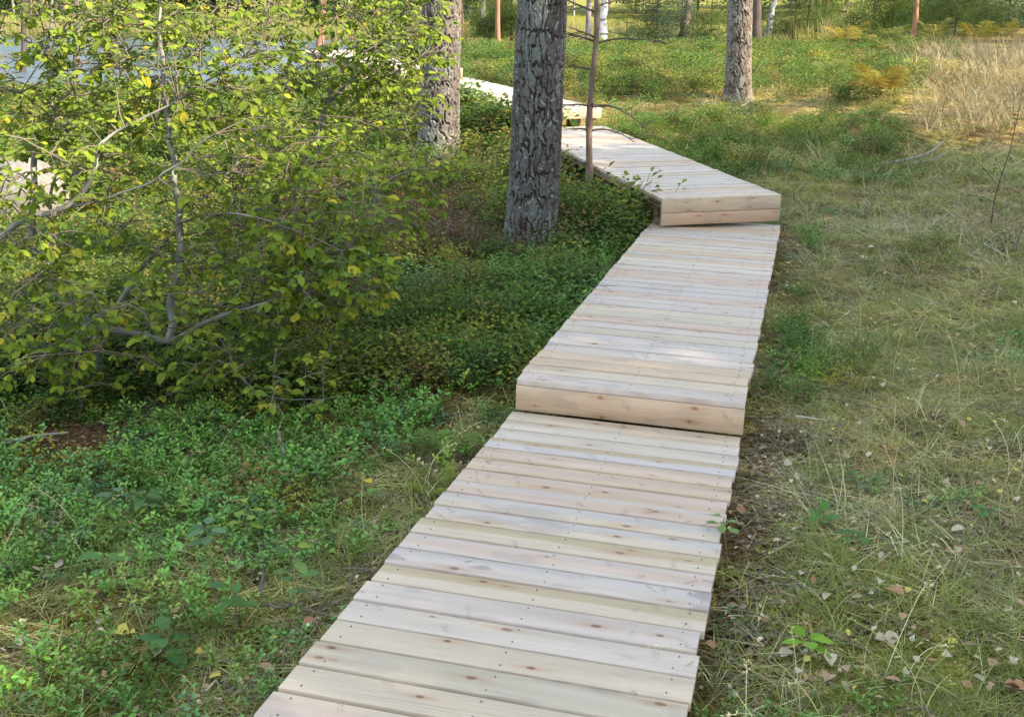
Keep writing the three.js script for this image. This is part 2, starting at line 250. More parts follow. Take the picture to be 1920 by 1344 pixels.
// ---------------------------------------------------------------- tree trunks
// thick pine bark: plates between deep furrows, all of it geometry
function pineTrunk(base, top, height, r0, r1, seed, detailTo, res, o = {}) {
  const sh = new Shape(), N = res, rows = []; let y = -0.25;
  while (y < height) { rows.push(y); y += y < detailTo ? 2 * Math.PI * r0 / N * 1.25 : 0.12; }
  const lean = V(0, 0, 0).subVectors(top, base); lean.divideScalar(Math.max(lean.y, 0.1));
  const grey = o.grey ?? [0.125, 0.117, 0.112], brown = o.brown ?? [0.085, 0.066, 0.056], orange = [0.42, 0.2, 0.09], lichen = [0.42, 0.44, 0.38], green = [0.2, 0.23, 0.19];
  rows.forEach((h, k) => {
    const t = clamp(h / height), flare = 1 + 0.28 * Math.exp(-Math.max(h, 0) / 0.16), R = mix(r0, r1, t) * flare;
    for (let s = 0; s <= N; s++) {
      const th = s / N * Math.PI * 2, aw = (s % N) / N * 2 * Math.PI;
      const cx = Math.cos(aw), cz = Math.sin(aw);
      // Voronoi plates on the unrolled bark, long along the stem; wraps round
      const cell = 0.05, cols = Math.max(6, Math.round(2 * Math.PI * r0 / cell)), wob = (fbm(cx * 3 + 7, h * 6 + cz * 3, seed) - 0.5);
      const px = (s % N) / N * cols + wob * 2.6, py = h / (cell * 4.2) + (fbm(cx * 4 + 3, h * 9 + cz * 4, seed + 3) - 0.5) * 0.8;
      let f1 = 9, f2 = 9, id = 0; const ix = Math.floor(px), iy = Math.floor(py);
      for (let a = -1; a <= 1; a++) for (let b = -1; b <= 1; b++) { const X = ix + a, Y = iy + b, wx = ((X % cols) + cols) % cols, dx = X + 0.15 + 0.7 * hash(wx, Y, seed) - px, dy = Y + 0.15 + 0.7 * hash(wx, Y, seed + 1) - py, d = Math.hypot(dx, dy); if (d < f1) { f2 = f1; f1 = d; id = hash(wx, Y, seed + 2); } else if (d < f2) f2 = d; }
      const e = f2 - f1 + (fbm(px * 4, py * 14, seed + 11) - 0.5) * 0.3, plate = smooth(0.04, 0.15, e), flake = fbm(px * 2.5, py * 9, seed + 5), upper = smooth(o.orangeFrom ?? 3.5, (o.orangeFrom ?? 3.5) + 2.5, h);
      const disp = (plate * (0.017 + id * 0.011) + (flake - 0.5) * 0.012 * plate + (Math.floor(fbm(px * 1.8, py * 5, seed + 12) * 6) / 6 - 0.5) * 0.012 * plate) * (1 - upper * 0.85) * (r0 / 0.2);
      const rr = R - 0.018 * (r0 / 0.2) + disp;
      let c = mixc(brown, grey, clamp(plate * (0.25 + 0.9 * fbm(px * 1.3, py * 3, seed + 6)))); c = c.map((q) => q * (0.8 + 0.5 * id * plate + 0.35 * (flake - 0.4)));
      const lf = noise(px * 5 + 40, py * 16, seed + 7), lg = fbm(px * 0.7, py * 0.9, seed + 8), spot = plate * smooth(0.74, 0.84, lf) * smooth(0.35, 0.55, lg);
      c = mixc(c, lichen, spot * 0.85); c = mixc(c, green, plate * 0.55 * smooth(0.5, 0.72, fbm(px * 0.5 + 9, py * 0.7, seed + 9) - 0.14 * cx));
      c = mixc(c, orange.map((q) => q * (0.7 + 0.6 * flake)), upper * 0.9);
      sh.v(lean.x * h + cx * rr, h, lean.z * h + cz * rr, c);
    }
    if (k) for (let s = 0; s < N; s++) { const a = (k - 1) * (N + 1) + s, b = a + 1, c = a + N + 1, d = c + 1; sh.tri(a, d, b); sh.tri(a, c, d); }
  });
  return sh.geo();
}
const NEEDLE = [0.055, 0.095, 0.035], LEAFG = [0.1, 0.16, 0.025];
const needleTuft = (() => { const r = rngOf(5), s = new Shape(), q = V(0, 0, 0); for (let k = 0; k < 46; k++) { const t = r(), d = dirOf(r() * 6.28, 0.1 + r() * 1.2).multiplyScalar(1).normalize(); q.set(0, t * 0.12, 0); s.blade(q, d, Math.sin(0.3 + r()), 0.06 + r() * 0.03, 0.0035, 0.1, vary(ONE, r, 0.25), 1); } s.tube([V(0, -0.06, 0), V(0, 0.13, 0)], [0.004, 0.002], 3, [1.2, 0.5, 0.3]); return s.geo(); })();
const leafClump = (n, leaf, rad, seed, prof = DIAMOND) => { const r = rngOf(seed), s = new Shape(); for (let k = 0; k < n; k++) { const a = r() * 6.28, e = (r() - 0.5) * 2.4, q = dirOf(a, e).multiplyScalar(rad * Math.cbrt(r())); s.leaf(q, dirOf(r() * 6.28, (r() - 0.6) * 1.2), dirOf(r() * 6.28, 0.6 + r() * 0.9), leaf * (0.7 + 0.6 * r()), leaf * (0.5 + 0.3 * r()), prof, vary(ONE, r, 0.22), 0.2, 0.15); } return s.geo(); };
const clumpFar = leafClump(16, 0.14, 0.34, 11), clumpMid = leafClump(14, 0.06, 0.16, 12), clumpNeedleFar = (() => { const r = rngOf(15), s = new Shape(); for (let k = 0; k < 26; k++) { const a = r() * 6.28, q = V((r() - 0.5) * 0.34, (r() - 0.5) * 0.12, (r() - 0.5) * 0.34); s.blade(q, dirOf(a, 0), 0.4 + r() * 0.5, 0.12, 0.016, 0.1, vary(ONE, r, 0.25), 1); } return s.geo(); })();
function cloud(name, geo, mat, parent, items) {                           // items: [x, y, z, scale, colour]
  const im = shadow(new THREE.InstancedMesh(geo, mat, items.length)), m = new THREE.Matrix4(), q = new THREE.Quaternion(), e = new THREE.Euler(), r = rngOf(items.length * 7 + 1), c = new THREE.Color();
  items.forEach(([x, y, z, s, col, tilt], k) => { e.set((r() - 0.5) * (tilt ?? 1.2), r() * 6.283, (r() - 0.5) * (tilt ?? 1.2)); q.setFromEuler(e); m.compose(V(x, y, z), q, V(s * (0.85 + r() * 0.3), s * (0.85 + r() * 0.3), s)); im.setMatrixAt(k, m); im.setColorAt(k, c.setRGB(...col)); });
  im.name = parent === scene ? numbered(name) : name; im.userData.kind = 'stuff'; parent.add(im); return im;
}
function crownItems(n, seed, cx, cy, cz, rx, ry, rz, s, cols, clusters = 0) {
  const r = rngOf(seed), out = [], cl = []; for (let k = 0; k < clusters; k++) { const d = dirOf(r() * 6.28, Math.asin(r() * 2 - 1)).multiplyScalar(0.35 + 0.6 * Math.sqrt(r())); cl.push(d); }
  for (let k = 0; k < n; k++) { let d = dirOf(r() * 6.28, Math.asin(r() * 2 - 1)).multiplyScalar(Math.cbrt(0.15 + 0.85 * r())); if (clusters) d = cl[Math.floor(r() * clusters)].clone().addScaledVector(d, 0.3); out.push([cx + d.x * rx, cy + d.y * ry, cz + d.z * rz, s * (0.7 + 0.6 * r()), vary(cols[Math.floor(r() * cols.length)], r, 0.2)]); }
  return out;
}
function limbs(sh, y0, y1, n, len, r, col, lean) { for (let k = 0; k < n; k++) { const y = mix(y0, y1, (k + r()) / n), a = r() * 6.28, L = len * (0.6 + 0.5 * r()) * (1 - 0.35 * (y - y0) / Math.max(y1 - y0, 1)), b = V(lean.x * y, y, lean.z * y), pts = [b]; for (let t = 1; t <= 4; t++) pts.push(V(b.x + Math.cos(a) * L * t / 4, y + (t / 4) * L * 0.12 + (r() - 0.5) * 0.12 * L, b.z + Math.sin(a) * L * t / 4)); sh.tube(pts, [0.045, 0.035, 0.025, 0.016, 0.006].map((q) => q * len / 2), 5, col); } }
function pineCrown(t, height, seed, spread, n, lean, from = 0.55) {
  const r = rngOf(seed), sh = new Shape(); limbs(sh, height * from, height * 0.97, 16, spread, r, [0.22, 0.13, 0.08], lean); part('limbs', sh.geo(), barkMat, t).userData.kind = 'stuff';
  const items = []; for (let k = 0; k < 11; k++) { const y = height * mix(from + 0.08, 1, r()), a = r() * 6.28, d = spread * (0.25 + 0.65 * r()); items.push(...crownItems(Math.floor(n / 11), seed + k * 3 + 1, lean.x * y + Math.cos(a) * d, y, lean.z * y + Math.sin(a) * d, spread * 0.42, 0.5, spread * 0.42, 1.5, [NEEDLE, [0.07, 0.11, 0.035]])); }
  cloud('crown', clumpNeedleFar, leafMat, t, items);
}
function bigPine(px, py, topPx, r0, r1, height, seed, label, res, detailTo, o) {
  const b = groundAt(px, py), r = rayOf(topPx[0], topPx[1]), tp = V(0, EYE, 0).addScaledVector(r, b.z / r.z), t = thing('pine_tree', label, 'pine tree', b), lean = V((tp.x - b.x) / (tp.y - b.y), 1, 0.005);
  part('trunk', pineTrunk(V(0, 0, 0), lean, height, r0, r1, seed, detailTo, res, o), barkMat, t);
  pineCrown(t, height, seed + 50, 2.3, 900, lean); return t;
}
bigPine(995, 474, [1017, 0], 0.196, 0.1, 13, 201, 'thick pine trunk with dark plated bark standing beside the boardwalk turn', 270, 2.3);
bigPine(822, 302, [828, 0], 0.215, 0.1, 14, 211, 'pine trunk with rough bark half hidden by the leafy bush branches', 150, 3.2, { brown: [0.08, 0.058, 0.048], grey: [0.135, 0.12, 0.112] });
bigPine(1384, 190, [1388, 0], 0.185, 0.1, 13, 221, 'stout pine with sunlit bark standing alone on the right of the boardwalk', 120, 3, { grey: [0.17, 0.145, 0.125], brown: [0.1, 0.07, 0.055] });

// slender trunks in the background
const GREYB = [0.2, 0.18, 0.16], REDB = [0.3, 0.17, 0.1], DARKB = [0.09, 0.075, 0.065], WHITEB = [0.62, 0.6, 0.56];
function slender(kind, label, px, py, topPx, wpx, height, col, group, o = {}) {
  const b = groundAt(px, py), ray = rayOf(topPx, 0), tp = V(0, EYE, 0).addScaledVector(ray, b.z / ray.z), lean = V((tp.x - b.x) / Math.max(tp.y - b.y, 0.3), 1, 0), R = Math.max(0.03, wpx / FOCAL * -b.z * 0.53), t = thing(kind, label, kind === 'birch_tree' ? 'birch tree' : 'pine tree', b, group), sh = new Shape(), seed = px, pts = [], rad = [];
  const n = Math.ceil(height / 0.14); for (let k = 0; k <= n; k++) { const h = -0.2 + (height + 0.2) * k / n; pts.push(V(lean.x * h + (fbm(h * 0.8, px, 3) - 0.5) * R, h, (fbm(h * 0.8, px + 5, 4) - 0.5) * R)); rad.push(R * (1 - 0.75 * k / n) * (1 + 0.35 * Math.exp(-Math.max(h, 0) / 0.2)) * (0.93 + 0.14 * noise(h * 9, px))); }
  const birch = kind === 'birch_tree';
  sh.tube(pts, rad, 14, (t1, s, q) => { const f = fbm(s * 9, q.y * 5, seed); if (birch) { const mark = noise(s * 4, q.y * 11, seed + 2) > 0.74 || (q.y < 0.5 && noise(s * 6, q.y * 8, seed) > 0.45); return mark ? [0.07, 0.065, 0.06] : col.map((c) => c * (0.8 + 0.3 * f)); } return col.map((c) => c * (0.6 + 0.8 * f)); });
  part('trunk', sh.geo(), barkMat, t);
  if (o.twigs) { const r = rngOf(px), tw = new Shape(); for (let k = 0; k < o.twigs; k++) { const y = 0.5 + r() * 2.2, a = r() * 6.28, L = 0.35 + r() * 0.8, pp = [V(lean.x * y, y, 0)]; for (let j = 1; j < 5; j++) pp.push(V(lean.x * y + Math.cos(a) * L * j / 4, y + (r() - 0.5) * 0.12 * j, Math.sin(a) * L * j / 4)); tw.tube(pp, [0.013, 0.01, 0.008, 0.005, 0.002], 4, [0.1, 0.08, 0.065]); } part('dead_twigs', tw.geo(), barkMat, t).userData.kind = 'stuff'; }
  if (birch) cloud('crown', clumpFar, leafMat, t, crownItems(700, px + 1, lean.x * height * 0.7, height * 0.68, 0, 1.9, height * 0.34, 1.9, 0.8, [LEAFG, [0.13, 0.17, 0.03]], 20));
  else pineCrown(t, height, px + 2, 1.5, 420, lean, 0.5);
  return t;
}
const BGP = 'slender trees standing in the background';
slender('pine_tree', 'dark straight trunk right behind the stout sunlit pine', 1416, 92, 1420, 17, 11, DARKB, BGP);
slender('birch_tree', 'white birch trunk leaning beside the stout sunlit pine', 1437, 80, 1453, 12, 10, WHITEB, BGP);
slender('birch_tree', 'pale birch trunk behind the thin dead-twigged sapling', 1131, 82, 1133, 17, 12, WHITEB, BGP);
slender('pine_tree', 'grey trunk close behind the pale birch', 1104, 84, 1104, 12, 11, GREYB, BGP, { twigs: 4 });
slender('pine_tree', 'brown pine trunk with broken twigs on open ground behind low shrubs', 1286, 80, 1291, 19, 12, [0.17, 0.13, 0.105], BGP, { twigs: 9 });
slender('pine_tree', 'thin orange pine trunk between the two thick pines', 935, 102, 933, 9, 10, REDB, BGP, { twigs: 6 });
slender('pine_tree', 'orange pine trunk at the edge of the bush-hidden pine', 866, 84, 866, 10, 11, REDB, BGP);
slender('pine_tree', 'grey mottled trunk beside the thin orange pine', 906, 88, 905, 14, 12, GREYB, BGP, { twigs: 10 });
slender('pine_tree', 'thin dark trunk squeezed beside the grey mottled trunk', 922, 84, 921, 6, 9, DARKB, BGP, { twigs: 7 });
slender('pine_tree', 'reddish trunk standing among the dark young trees', 1549, 58, 1552, 11, 10, [0.26, 0.13, 0.08], BGP);
slender('pine_tree', 'dark slim trunk beside the reddish trunk among young trees', 1518, 60, 1521, 9, 10, DARKB, BGP);
slender('pine_tree', 'slim grey trunk inside the dense young trees', 1637, 56, 1643, 7, 9, GREYB, BGP);
slender('pine_tree', 'young pine with a sunlit orange stem among bracken', 1711, 88, 1719, 10, 8, REDB, BGP, { twigs: 5 });
slender('pine_tree', 'reddish pine trunk standing before the lake', 598, 78, 606, 15, 12, [0.27, 0.15, 0.1], BGP, { twigs: 5 });
slender('pine_tree', 'dark pine trunk before the blue lake behind the sunlit leaves', 42, 150, 44, 11, 12, DARKB, BGP, { twigs: 8 });
slender('pine_tree', 'grey pine trunk before the blue lake beside a darker one', 141, 165, 143, 13, 12, [0.14, 0.12, 0.11], BGP, { twigs: 8 });

// the thin sapling with dead twigs next to the thick pine
{
  const b = groundAt(1098, 414), r1 = rayOf(1119, 0), tp = V(0, EYE, 0).addScaledVector(r1, b.z / r1.z), t = thing('pine_sapling', 'thin pine sapling with bare curling twigs beside the thick pine', 'sapling', b), sh = new Shape(), pts = [], rad = [], H = 4.2, lx = (tp.x - b.x) / (tp.y - b.y), r = rngOf(77);
  for (let k = 0; k <= 60; k++) { const h = -0.1 + (H + 0.1) * k / 60; pts.push(V(lx * h + 0.012 * Math.sin(h * 5), h, 0.01 * Math.sin(h * 4 + 1))); rad.push(0.031 * (1 - 0.8 * k / 60) * (1 + 0.1 * noise(h * 20, 1) + (Math.abs(((h + 0.2) % 0.42) - 0.21) < 0.03 ? 0.25 : 0))); }
  sh.tube(pts, rad, 12, (a, s, q) => { const f = fbm(s * 8, q.y * 26, 5); return [0.19 * (0.4 + 1.1 * f), 0.135 * (0.4 + 1.1 * f), 0.1 * (0.4 + 1.1 * f)]; }); part('stem', sh.geo(), barkMat, t);
  const twig = (h, az, L, droop, sub) => { const s = new Shape(), pp = []; for (let k = 0; k <= 7; k++) { const q = k / 7; pp.push(V(lx * h + Math.cos(az) * L * q, h + 0.1 * L * Math.sin(q * 3) - droop * q * q * L + (k > 4 ? (q - 0.57) * 0.25 * L : 0), Math.sin(az) * L * q)); } s.tube(pp, pp.map((_, k) => 0.0085 * (1 - k / 8) + 0.002), 5, [0.11, 0.085, 0.07]); for (let j = 0; j < sub; j++) { const k = 2 + Math.floor(r() * 5), o = pp[k], a2 = az + (r() < 0.5 ? -1 : 1) * (0.5 + r() * 0.6), l2 = L * (0.25 + 0.25 * r()); s.tube([o, V(o.x + Math.cos(a2) * l2 * 0.5, o.y - l2 * 0.12, o.z + Math.sin(a2) * l2 * 0.5), V(o.x + Math.cos(a2) * l2, o.y + l2 * 0.2 * (r() - 0.3), o.z + Math.sin(a2) * l2)], [0.0045, 0.0032, 0.002], 4, [0.11, 0.085, 0.07]); } part('twig', s.geo(), barkMat, t); };
  for (const [h, az, L, dr, sub] of [[0.5, 2.9, 0.3, 0.5, 3], [0.78, 0.1, 0.38, 0.35, 4], [0.78, 3.3, 0.22, 0.1, 2], [0.98, 0.25, 0.5, 0.5, 5], [0.98, 3.0, 0.3, 0.1, 4], [1.0, 1.5, 0.3, 0.2, 3], [1.28, 3.5, 0.25, 0, 2], [1.5, 0.0, 0.6, 0.1, 6], [1.52, 3.15, 0.34, -0.1, 5], [1.55, 2.2, 0.4, -0.1, 4], [1.75, 3.6, 0.4, -0.3, 4], [1.8, -0.3, 0.4, -0.1, 4], [1.9, 0.9, 0.35, -0.2, 3]]) twig(h, az, L, dr, sub);
  cloud('crown', needleTuft, leafMat, t, crownItems(420, 5, lx * 3.4, 3.5, 0, 0.7, 0.9, 0.7, 1.1, [NEEDLE], 16));
}

// ---------------------------------------------------------------- wood across the lake, young trees on this side
{
  const r = rngOf(900), items = [], tr = new Shape();
  for (let k = 0; k < 150; k++) { const x = -150 + k * 2 + (r() - 0.5) * 3, z = -(120 + r() * 26 + (x > 20 ? 10 : 0)), g = groundY(x, z), h = 9 + r() * 8, w = 2.2 + r() * 1.5, col = [[0.06, 0.1, 0.03], [0.09, 0.14, 0.03], [0.05, 0.085, 0.05], [0.11, 0.15, 0.035]][Math.floor(r() * 4)]; items.push(...crownItems(190, 3000 + k, x, g + h * 0.52, z, w, h * 0.5, w, 2.6, [col, col.map((c) => c * 1.2)], 14)); tr.tube([V(x, g - 0.5, z), V(x, g + h * 0.8, z)], [0.16, 0.06], 6, r() < 0.4 ? [0.4, 0.38, 0.34] : [0.16, 0.1, 0.07]); }
  const c = cloud('far_forest', clumpFar, leafMat, scene, items); tag(c, 'far wood of mixed trees on the other shore of the lake', 'forest', null, 'stuff');
  const m = part('far_forest_trunks', tr.geo(), barkMat, scene); tag(m, 'distant trunks of the wood on the other shore', 'forest', null, 'stuff');
  const reed = [], rg = (() => { const s = new Shape(), q = rngOf(4); for (let k = 0; k < 14; k++) s.blade(V((q() - 0.5) * 0.8, 0, (q() - 0.5) * 0.8), dirOf(q() * 6.28, 0), 0.9, 1.2 + q() * 0.5, 0.05, 0.12, vary(ONE, q, 0.2), 2); return s.geo(); })();
  for (let k = 0; k < 5200; k++) { const x = -110 + r() * 165, z = -(107 + r() * 12 + (x > 12 ? -30 * r() : 0)); reed.push([x, groundY(x, z) - 0.1, z, 0.8 + 0.6 * r(), vary([0.34, 0.32, 0.12], r, 0.2), 0.2]); }
  tag(cloud('shore_reeds', rg, leafMat, scene, reed), 'pale sunlit reeds along the far shore', 'reeds', null, 'stuff');
}
function youngTree(kind, label, px, py, wpx, height, cols, n, group, geo = clumpMid, s = 1.3, low = 0.12) {
  const b = groundAt(px, py), w = wpx / FOCAL * -b.z / 2, t = thing(kind, label, kind === 'young_pine' ? 'pine tree' : 'young tree', b, group), sh = new Shape(), r = rngOf(px * 3 + 1), lean = V((r() - 0.5) * 0.1, 1, 0);
  sh.tube([V(0, -0.2, 0), V(lean.x * height * 0.5, height * 0.5, 0.03), V(lean.x * height, height * 0.97, 0)], [0.05, 0.035, 0.01], 7, [0.12, 0.095, 0.075]); part('trunk', sh.geo(), barkMat, t);
  const l2 = new Shape(); limbs(l2, height * low, height * 0.9, 14, w * 0.9, r, [0.1, 0.08, 0.065], lean); part('limbs', l2.geo(), barkMat, t).userData.kind = 'stuff';
  const its = [], cl = Array.from({ length: 40 }, () => { const k = r(), y = height * mix(low, 1, k * k), q = w * (1.05 - 0.75 * k * k) * Math.sqrt(r()), a = r() * 6.28; return [Math.cos(a) * q, y, Math.sin(a) * q]; });
  for (let k = 0; k < n * 1.6; k++) { const c = cl[Math.floor(r() * 40)], d = dirOf(r() * 6.28, Math.asin(r() * 2 - 1)).multiplyScalar(Math.cbrt(r()) * (0.22 + 0.3 * w)); its.push([c[0] + d.x, Math.max(0.05, c[1] + d.y * 0.8), c[2] + d.z, s * (0.7 + 0.6 * r()), vary(cols[Math.floor(r() * cols.length)], r, 0.25)]); }
  cloud('crown', geo, leafMat, t, its); return t;
}
const YB = 'young trees in the background', PG = [[0.07, 0.11, 0.03], [0.1, 0.14, 0.03]], BG = [[0.1, 0.16, 0.03], [0.14, 0.19, 0.035], [0.12, 0.17, 0.03]], HZ = [[0.08, 0.13, 0.06], [0.1, 0.14, 0.07]];
youngTree('young_birch', 'bushy light green young tree between lake and the bush-hidden pine', 745, 92, 130, 6, BG, 900, YB);
youngTree('young_birch', 'leafy young birch left of the thin orange pine', 893, 78, 110, 6, BG, 700, YB);
youngTree('young_pine', 'dark young pine behind the thin orange pine', 958, 92, 90, 4, PG, 700, YB, clumpNeedleFar, 0.9);
youngTree('young_pine', 'young pine with spread boughs behind the pale birch', 1175, 72, 110, 7, PG, 800, YB, clumpNeedleFar, 1.0, 0.2);
youngTree('young_birch', 'bluish green young tree beyond the open ground', 1232, 66, 120, 7, HZ, 900, YB, clumpMid, 1.5, 0.12);
youngTree('young_birch', 'leafy young tree left of the stout sunlit pine', 1335, 70, 110, 7, BG, 900, YB, clumpMid, 1.4, 0.15);
youngTree('young_pine', 'dense dark young pine right of the leaning birch', 1490, 60, 130, 6, PG, 1100, YB, clumpNeedleFar, 0.9, 0.05);
youngTree('young_birch', 'dense young tree around the reddish trunk', 1585, 54, 150, 6, BG, 1200, YB, clumpMid, 1.4, 0.03);
youngTree('young_birch', 'dense young tree left of the sunlit orange stem', 1672, 56, 130, 6, BG, 1000, YB, clumpMid, 1.4, 0.03);
youngTree('young_pine', 'small young pine with sunlit green boughs right of the orange stem', 1790, 66, 190, 2.2, [[0.13, 0.18, 0.04], [0.09, 0.13, 0.03]], 900, YB, clumpNeedleFar, 0.8, 0.1);
youngTree('young_birch', 'blue green tree behind the tall dry grass', 1890, 52, 230, 8, HZ, 1500, YB, clumpMid, 1.6, 0.05);
youngTree('young_birch', 'blue green tree behind the small sunlit young pine', 1800, 46, 150, 8, HZ, 1000, YB, clumpMid, 1.6, 0.05);
youngTree('young_pine', 'broad dark pine filling the gap behind the leaning birch', 1530, 50, 140, 6, PG, 1000, YB, clumpNeedleFar, 1.1, 0.03);
youngTree('young_birch', 'dense green tree behind the sunlit orange stem', 1735, 52, 150, 6, BG, 1100, YB, clumpMid, 1.5, 0.03);
youngTree('young_birch', 'sunlit birch thicket behind the grey mottled trunk', 920, 66, 120, 7, BG, 1000, YB, clumpMid, 1.6, 0.03);
youngTree('young_birch', 'bluish tree at the end of the open ground', 1275, 58, 120, 8, HZ, 1000, YB, clumpMid, 1.7, 0.05);
youngTree('young_birch', 'leafy thicket behind the stout sunlit pine', 1400, 62, 110, 7, HZ, 900, YB, clumpMid, 1.6, 0.04);
youngTree('young_birch', 'young tree with grey green leaves in front of the far lake', 330, 128, 120, 4, BG, 500, YB);
youngTree('young_pine', 'young pine standing before the blue lake', 240, 140, 110, 5, PG, 600, YB, clumpNeedleFar, 0.9);

// trees outside the frame on the sun's side: they shade the foreground
{
  const spots = [[9.5, 1.5, 8.4, 2.6], [12, -3, 10.2, 3], [11.5, 5, 9.0, 2.8], [14.5, 1, 10.3, 3.2], [13.5, 8, 10.4, 2.3], [8.8, -5, 9, 2.8], [17, 5, 11.7, 3.0], [17.5, -3, 11.8, 3.2], [18.5, 9.5, 13.2, 1.8], [16, 13.5, 6.5, 1.2], [13.5, 19.5, 5, 1.2], [11.6, 1.6, 7.2, 2.8], [10.2, 6.2, 6.4, 2.2], [13, 3, 9.4, 2.8], [9.2, -1.5, 7.8, 2.6], [9, -8.5, 9, 2.8]];
  const labels = 'tall leafy birch standing off to the right of the mown path', far = [[19, 24, 9, 2], [23, 21, 11, 2.2], [17, 29, 9, 2], [24, 28, 11, 2.4], [21, 34, 10, 2.4], [28, 31, 12, 2.4], [27, 38, 12, 2.6], [20, 39, 9, 2.2], [33, 36, 12, 2.6], [24, 44, 11, 2.6], [30, 47, 12, 2.6]];
  spots.push(...far);
  spots.forEach(([x, f, h, w], k) => {
    const t = thing('birch_tree', f > 19.6 ? 'tall leafy birch in the wood beyond the tall dry grass' : labels, 'birch tree', V(x, groundY(x, -f), -f), f > 19.6 ? 'birches beyond the dry grass' : 'birches on the sunny side'), sh = new Shape(); sh.tube([V(0, -0.3, 0), V(0.1, h * 0.5, 0), V(0.05, h, 0.1)], [0.16, 0.1, 0.02], 9, (a, s, q) => noise(s * 5, q.y * 9, k) > 0.7 ? [0.08, 0.075, 0.07] : WHITEB); part('trunk', sh.geo(), barkMat, t);
    const l = new Shape(); limbs(l, h * 0.3, h * 0.9, 12, w, rngOf(k + 60), [0.2, 0.17, 0.15], V(0.01, 1, 0)); part('limbs', l.geo(), barkMat, t).userData.kind = 'stuff';
    cloud('crown', clumpFar, leafMat, t, crownItems(Math.floor(128 * w * w), 700 + k, 0, h * 0.6, 0, w, h * 0.42, w, 1.0, [LEAFG, [0.12, 0.17, 0.03]], 30));
  });
}
// ---------------------------------------------------------------- undergrowth: what nobody could count
// bilberry: wiry angular stems with many small oval leaves
function sprigs(seed, stems, hgt, spread, leaf, per, o = {}) {
  const r = rngOf(seed), s = new Shape(), stemC = o.stem ?? [0.55, 0.8, 0.3], prof = o.prof ?? DIAMOND;
  for (let k = 0; k < stems; k++) {
    const a = r() * 6.28, H = hgt * (0.6 + 0.5 * r()), sp = spread * (0.3 + 0.7 * r()), b = V((r() - 0.5) * spread * 0.9, -0.02, (r() - 0.5) * spread * 0.9), pts = [];
    for (let j = 0; j <= 3; j++) { const t = j / 3; pts.push(V(b.x + Math.cos(a) * sp * t + (r() - 0.5) * 0.02, b.y + H * (t - 0.12 * t * t), b.z + Math.sin(a) * sp * t + (r() - 0.5) * 0.02)); }
    s.tube(pts, [0.0024, 0.002, 0.0016, 0.0008], 3, stemC, false);
    for (let j = 0; j < per; j++) {
      const t = (o.t0 ?? 0.3) + (1 - (o.t0 ?? 0.3)) * (j / per), i = Math.min(2, Math.floor(t * 3)), q = pts[i].clone().lerp(pts[i + 1], t * 3 - i), az = j * 2.4 + r(), el = (o.el ?? 0.35) + (r() - 0.5) * 0.7, c = vary(ONE, r, o.var ?? 0.28), out = o.side ?? 0.035;
      if (out > 0) { const d2 = dirOf(az, el * 0.6), l2 = out * (0.4 + r()); q.addScaledVector(d2, l2); }
      s.leaf(q, dirOf(az + (r() - 0.5), el), dirOf(r() * 6.28, 1.1), leaf * (0.7 + 0.6 * r()), leaf * (o.w ?? 0.55), prof, c, 0.2, 0.2);
    }
  }
  return s.geo();
}
const bilGeo = [sprigs(31, 6, 0.26, 0.16, 0.029, 20, { var: 0.4 }), sprigs(32, 5, 0.22, 0.18, 0.031, 17, { var: 0.4, stem: [0.9, 0.55, 0.3], w: 0.5 })];
const bilFar = sprigs(36, 6, 0.3, 0.22, 0.042, 17, { w: 0.55, side: 0.06, var: 0.4 });
const twiggyGeo = sprigs(35, 9, 0.24, 0.2, 0.02, 8, { stem: [1.1, 0.75, 0.5], w: 0.5 });
const lingGeo = [sprigs(33, 5, 0.16, 0.13, 0.021, 17, { prof: SPOON, w: 0.52, t0: 0.3, side: 0.006, el: 0.55, var: 0.34, stem: [1.2, 0.7, 0.6] }), sprigs(34, 6, 0.12, 0.14, 0.021, 12, { prof: SPOON, w: 0.52, t0: 0.35, side: 0.008, el: 0.4, var: 0.34 })];
function grassGeo(seed, n, len, up, wid, rad, bend, seg = 3) { const r = rngOf(seed), s = new Shape(); for (let k = 0; k < n; k++) { const a = r() * 6.28, d = rad * Math.sqrt(r()), b = r() * 6.28; s.blade(V(Math.cos(b) * d, -0.01, Math.sin(b) * d), dirOf(a, 0), up * (0.5 + 0.6 * r()), len * (0.5 + 0.7 * r()), wid * (0.7 + 0.6 * r()), bend * (0.5 + r()), vary(ONE, r, 0.3), seg); } return s.geo(); }
const turfGeo = grassGeo(41, 34, 0.12, 0.55, 0.0036, 0.1, 0.5), turfGeo2 = grassGeo(42, 26, 0.19, 0.7, 0.0036, 0.06, 0.55), thatchGeo = grassGeo(43, 20, 0.16, 0.13, 0.003, 0.14, 0.3, 2), tallGeo = grassGeo(44, 24, 0.66, 0.85, 0.0075, 0.16, 0.5, 4), mossGeo = grassGeo(45, 60, 0.035, 0.8, 0.004, 0.07, 0.3, 1), strawGeo = grassGeo(46, 18, 0.5, 0.55, 0.004, 0.2, 0.5, 4);
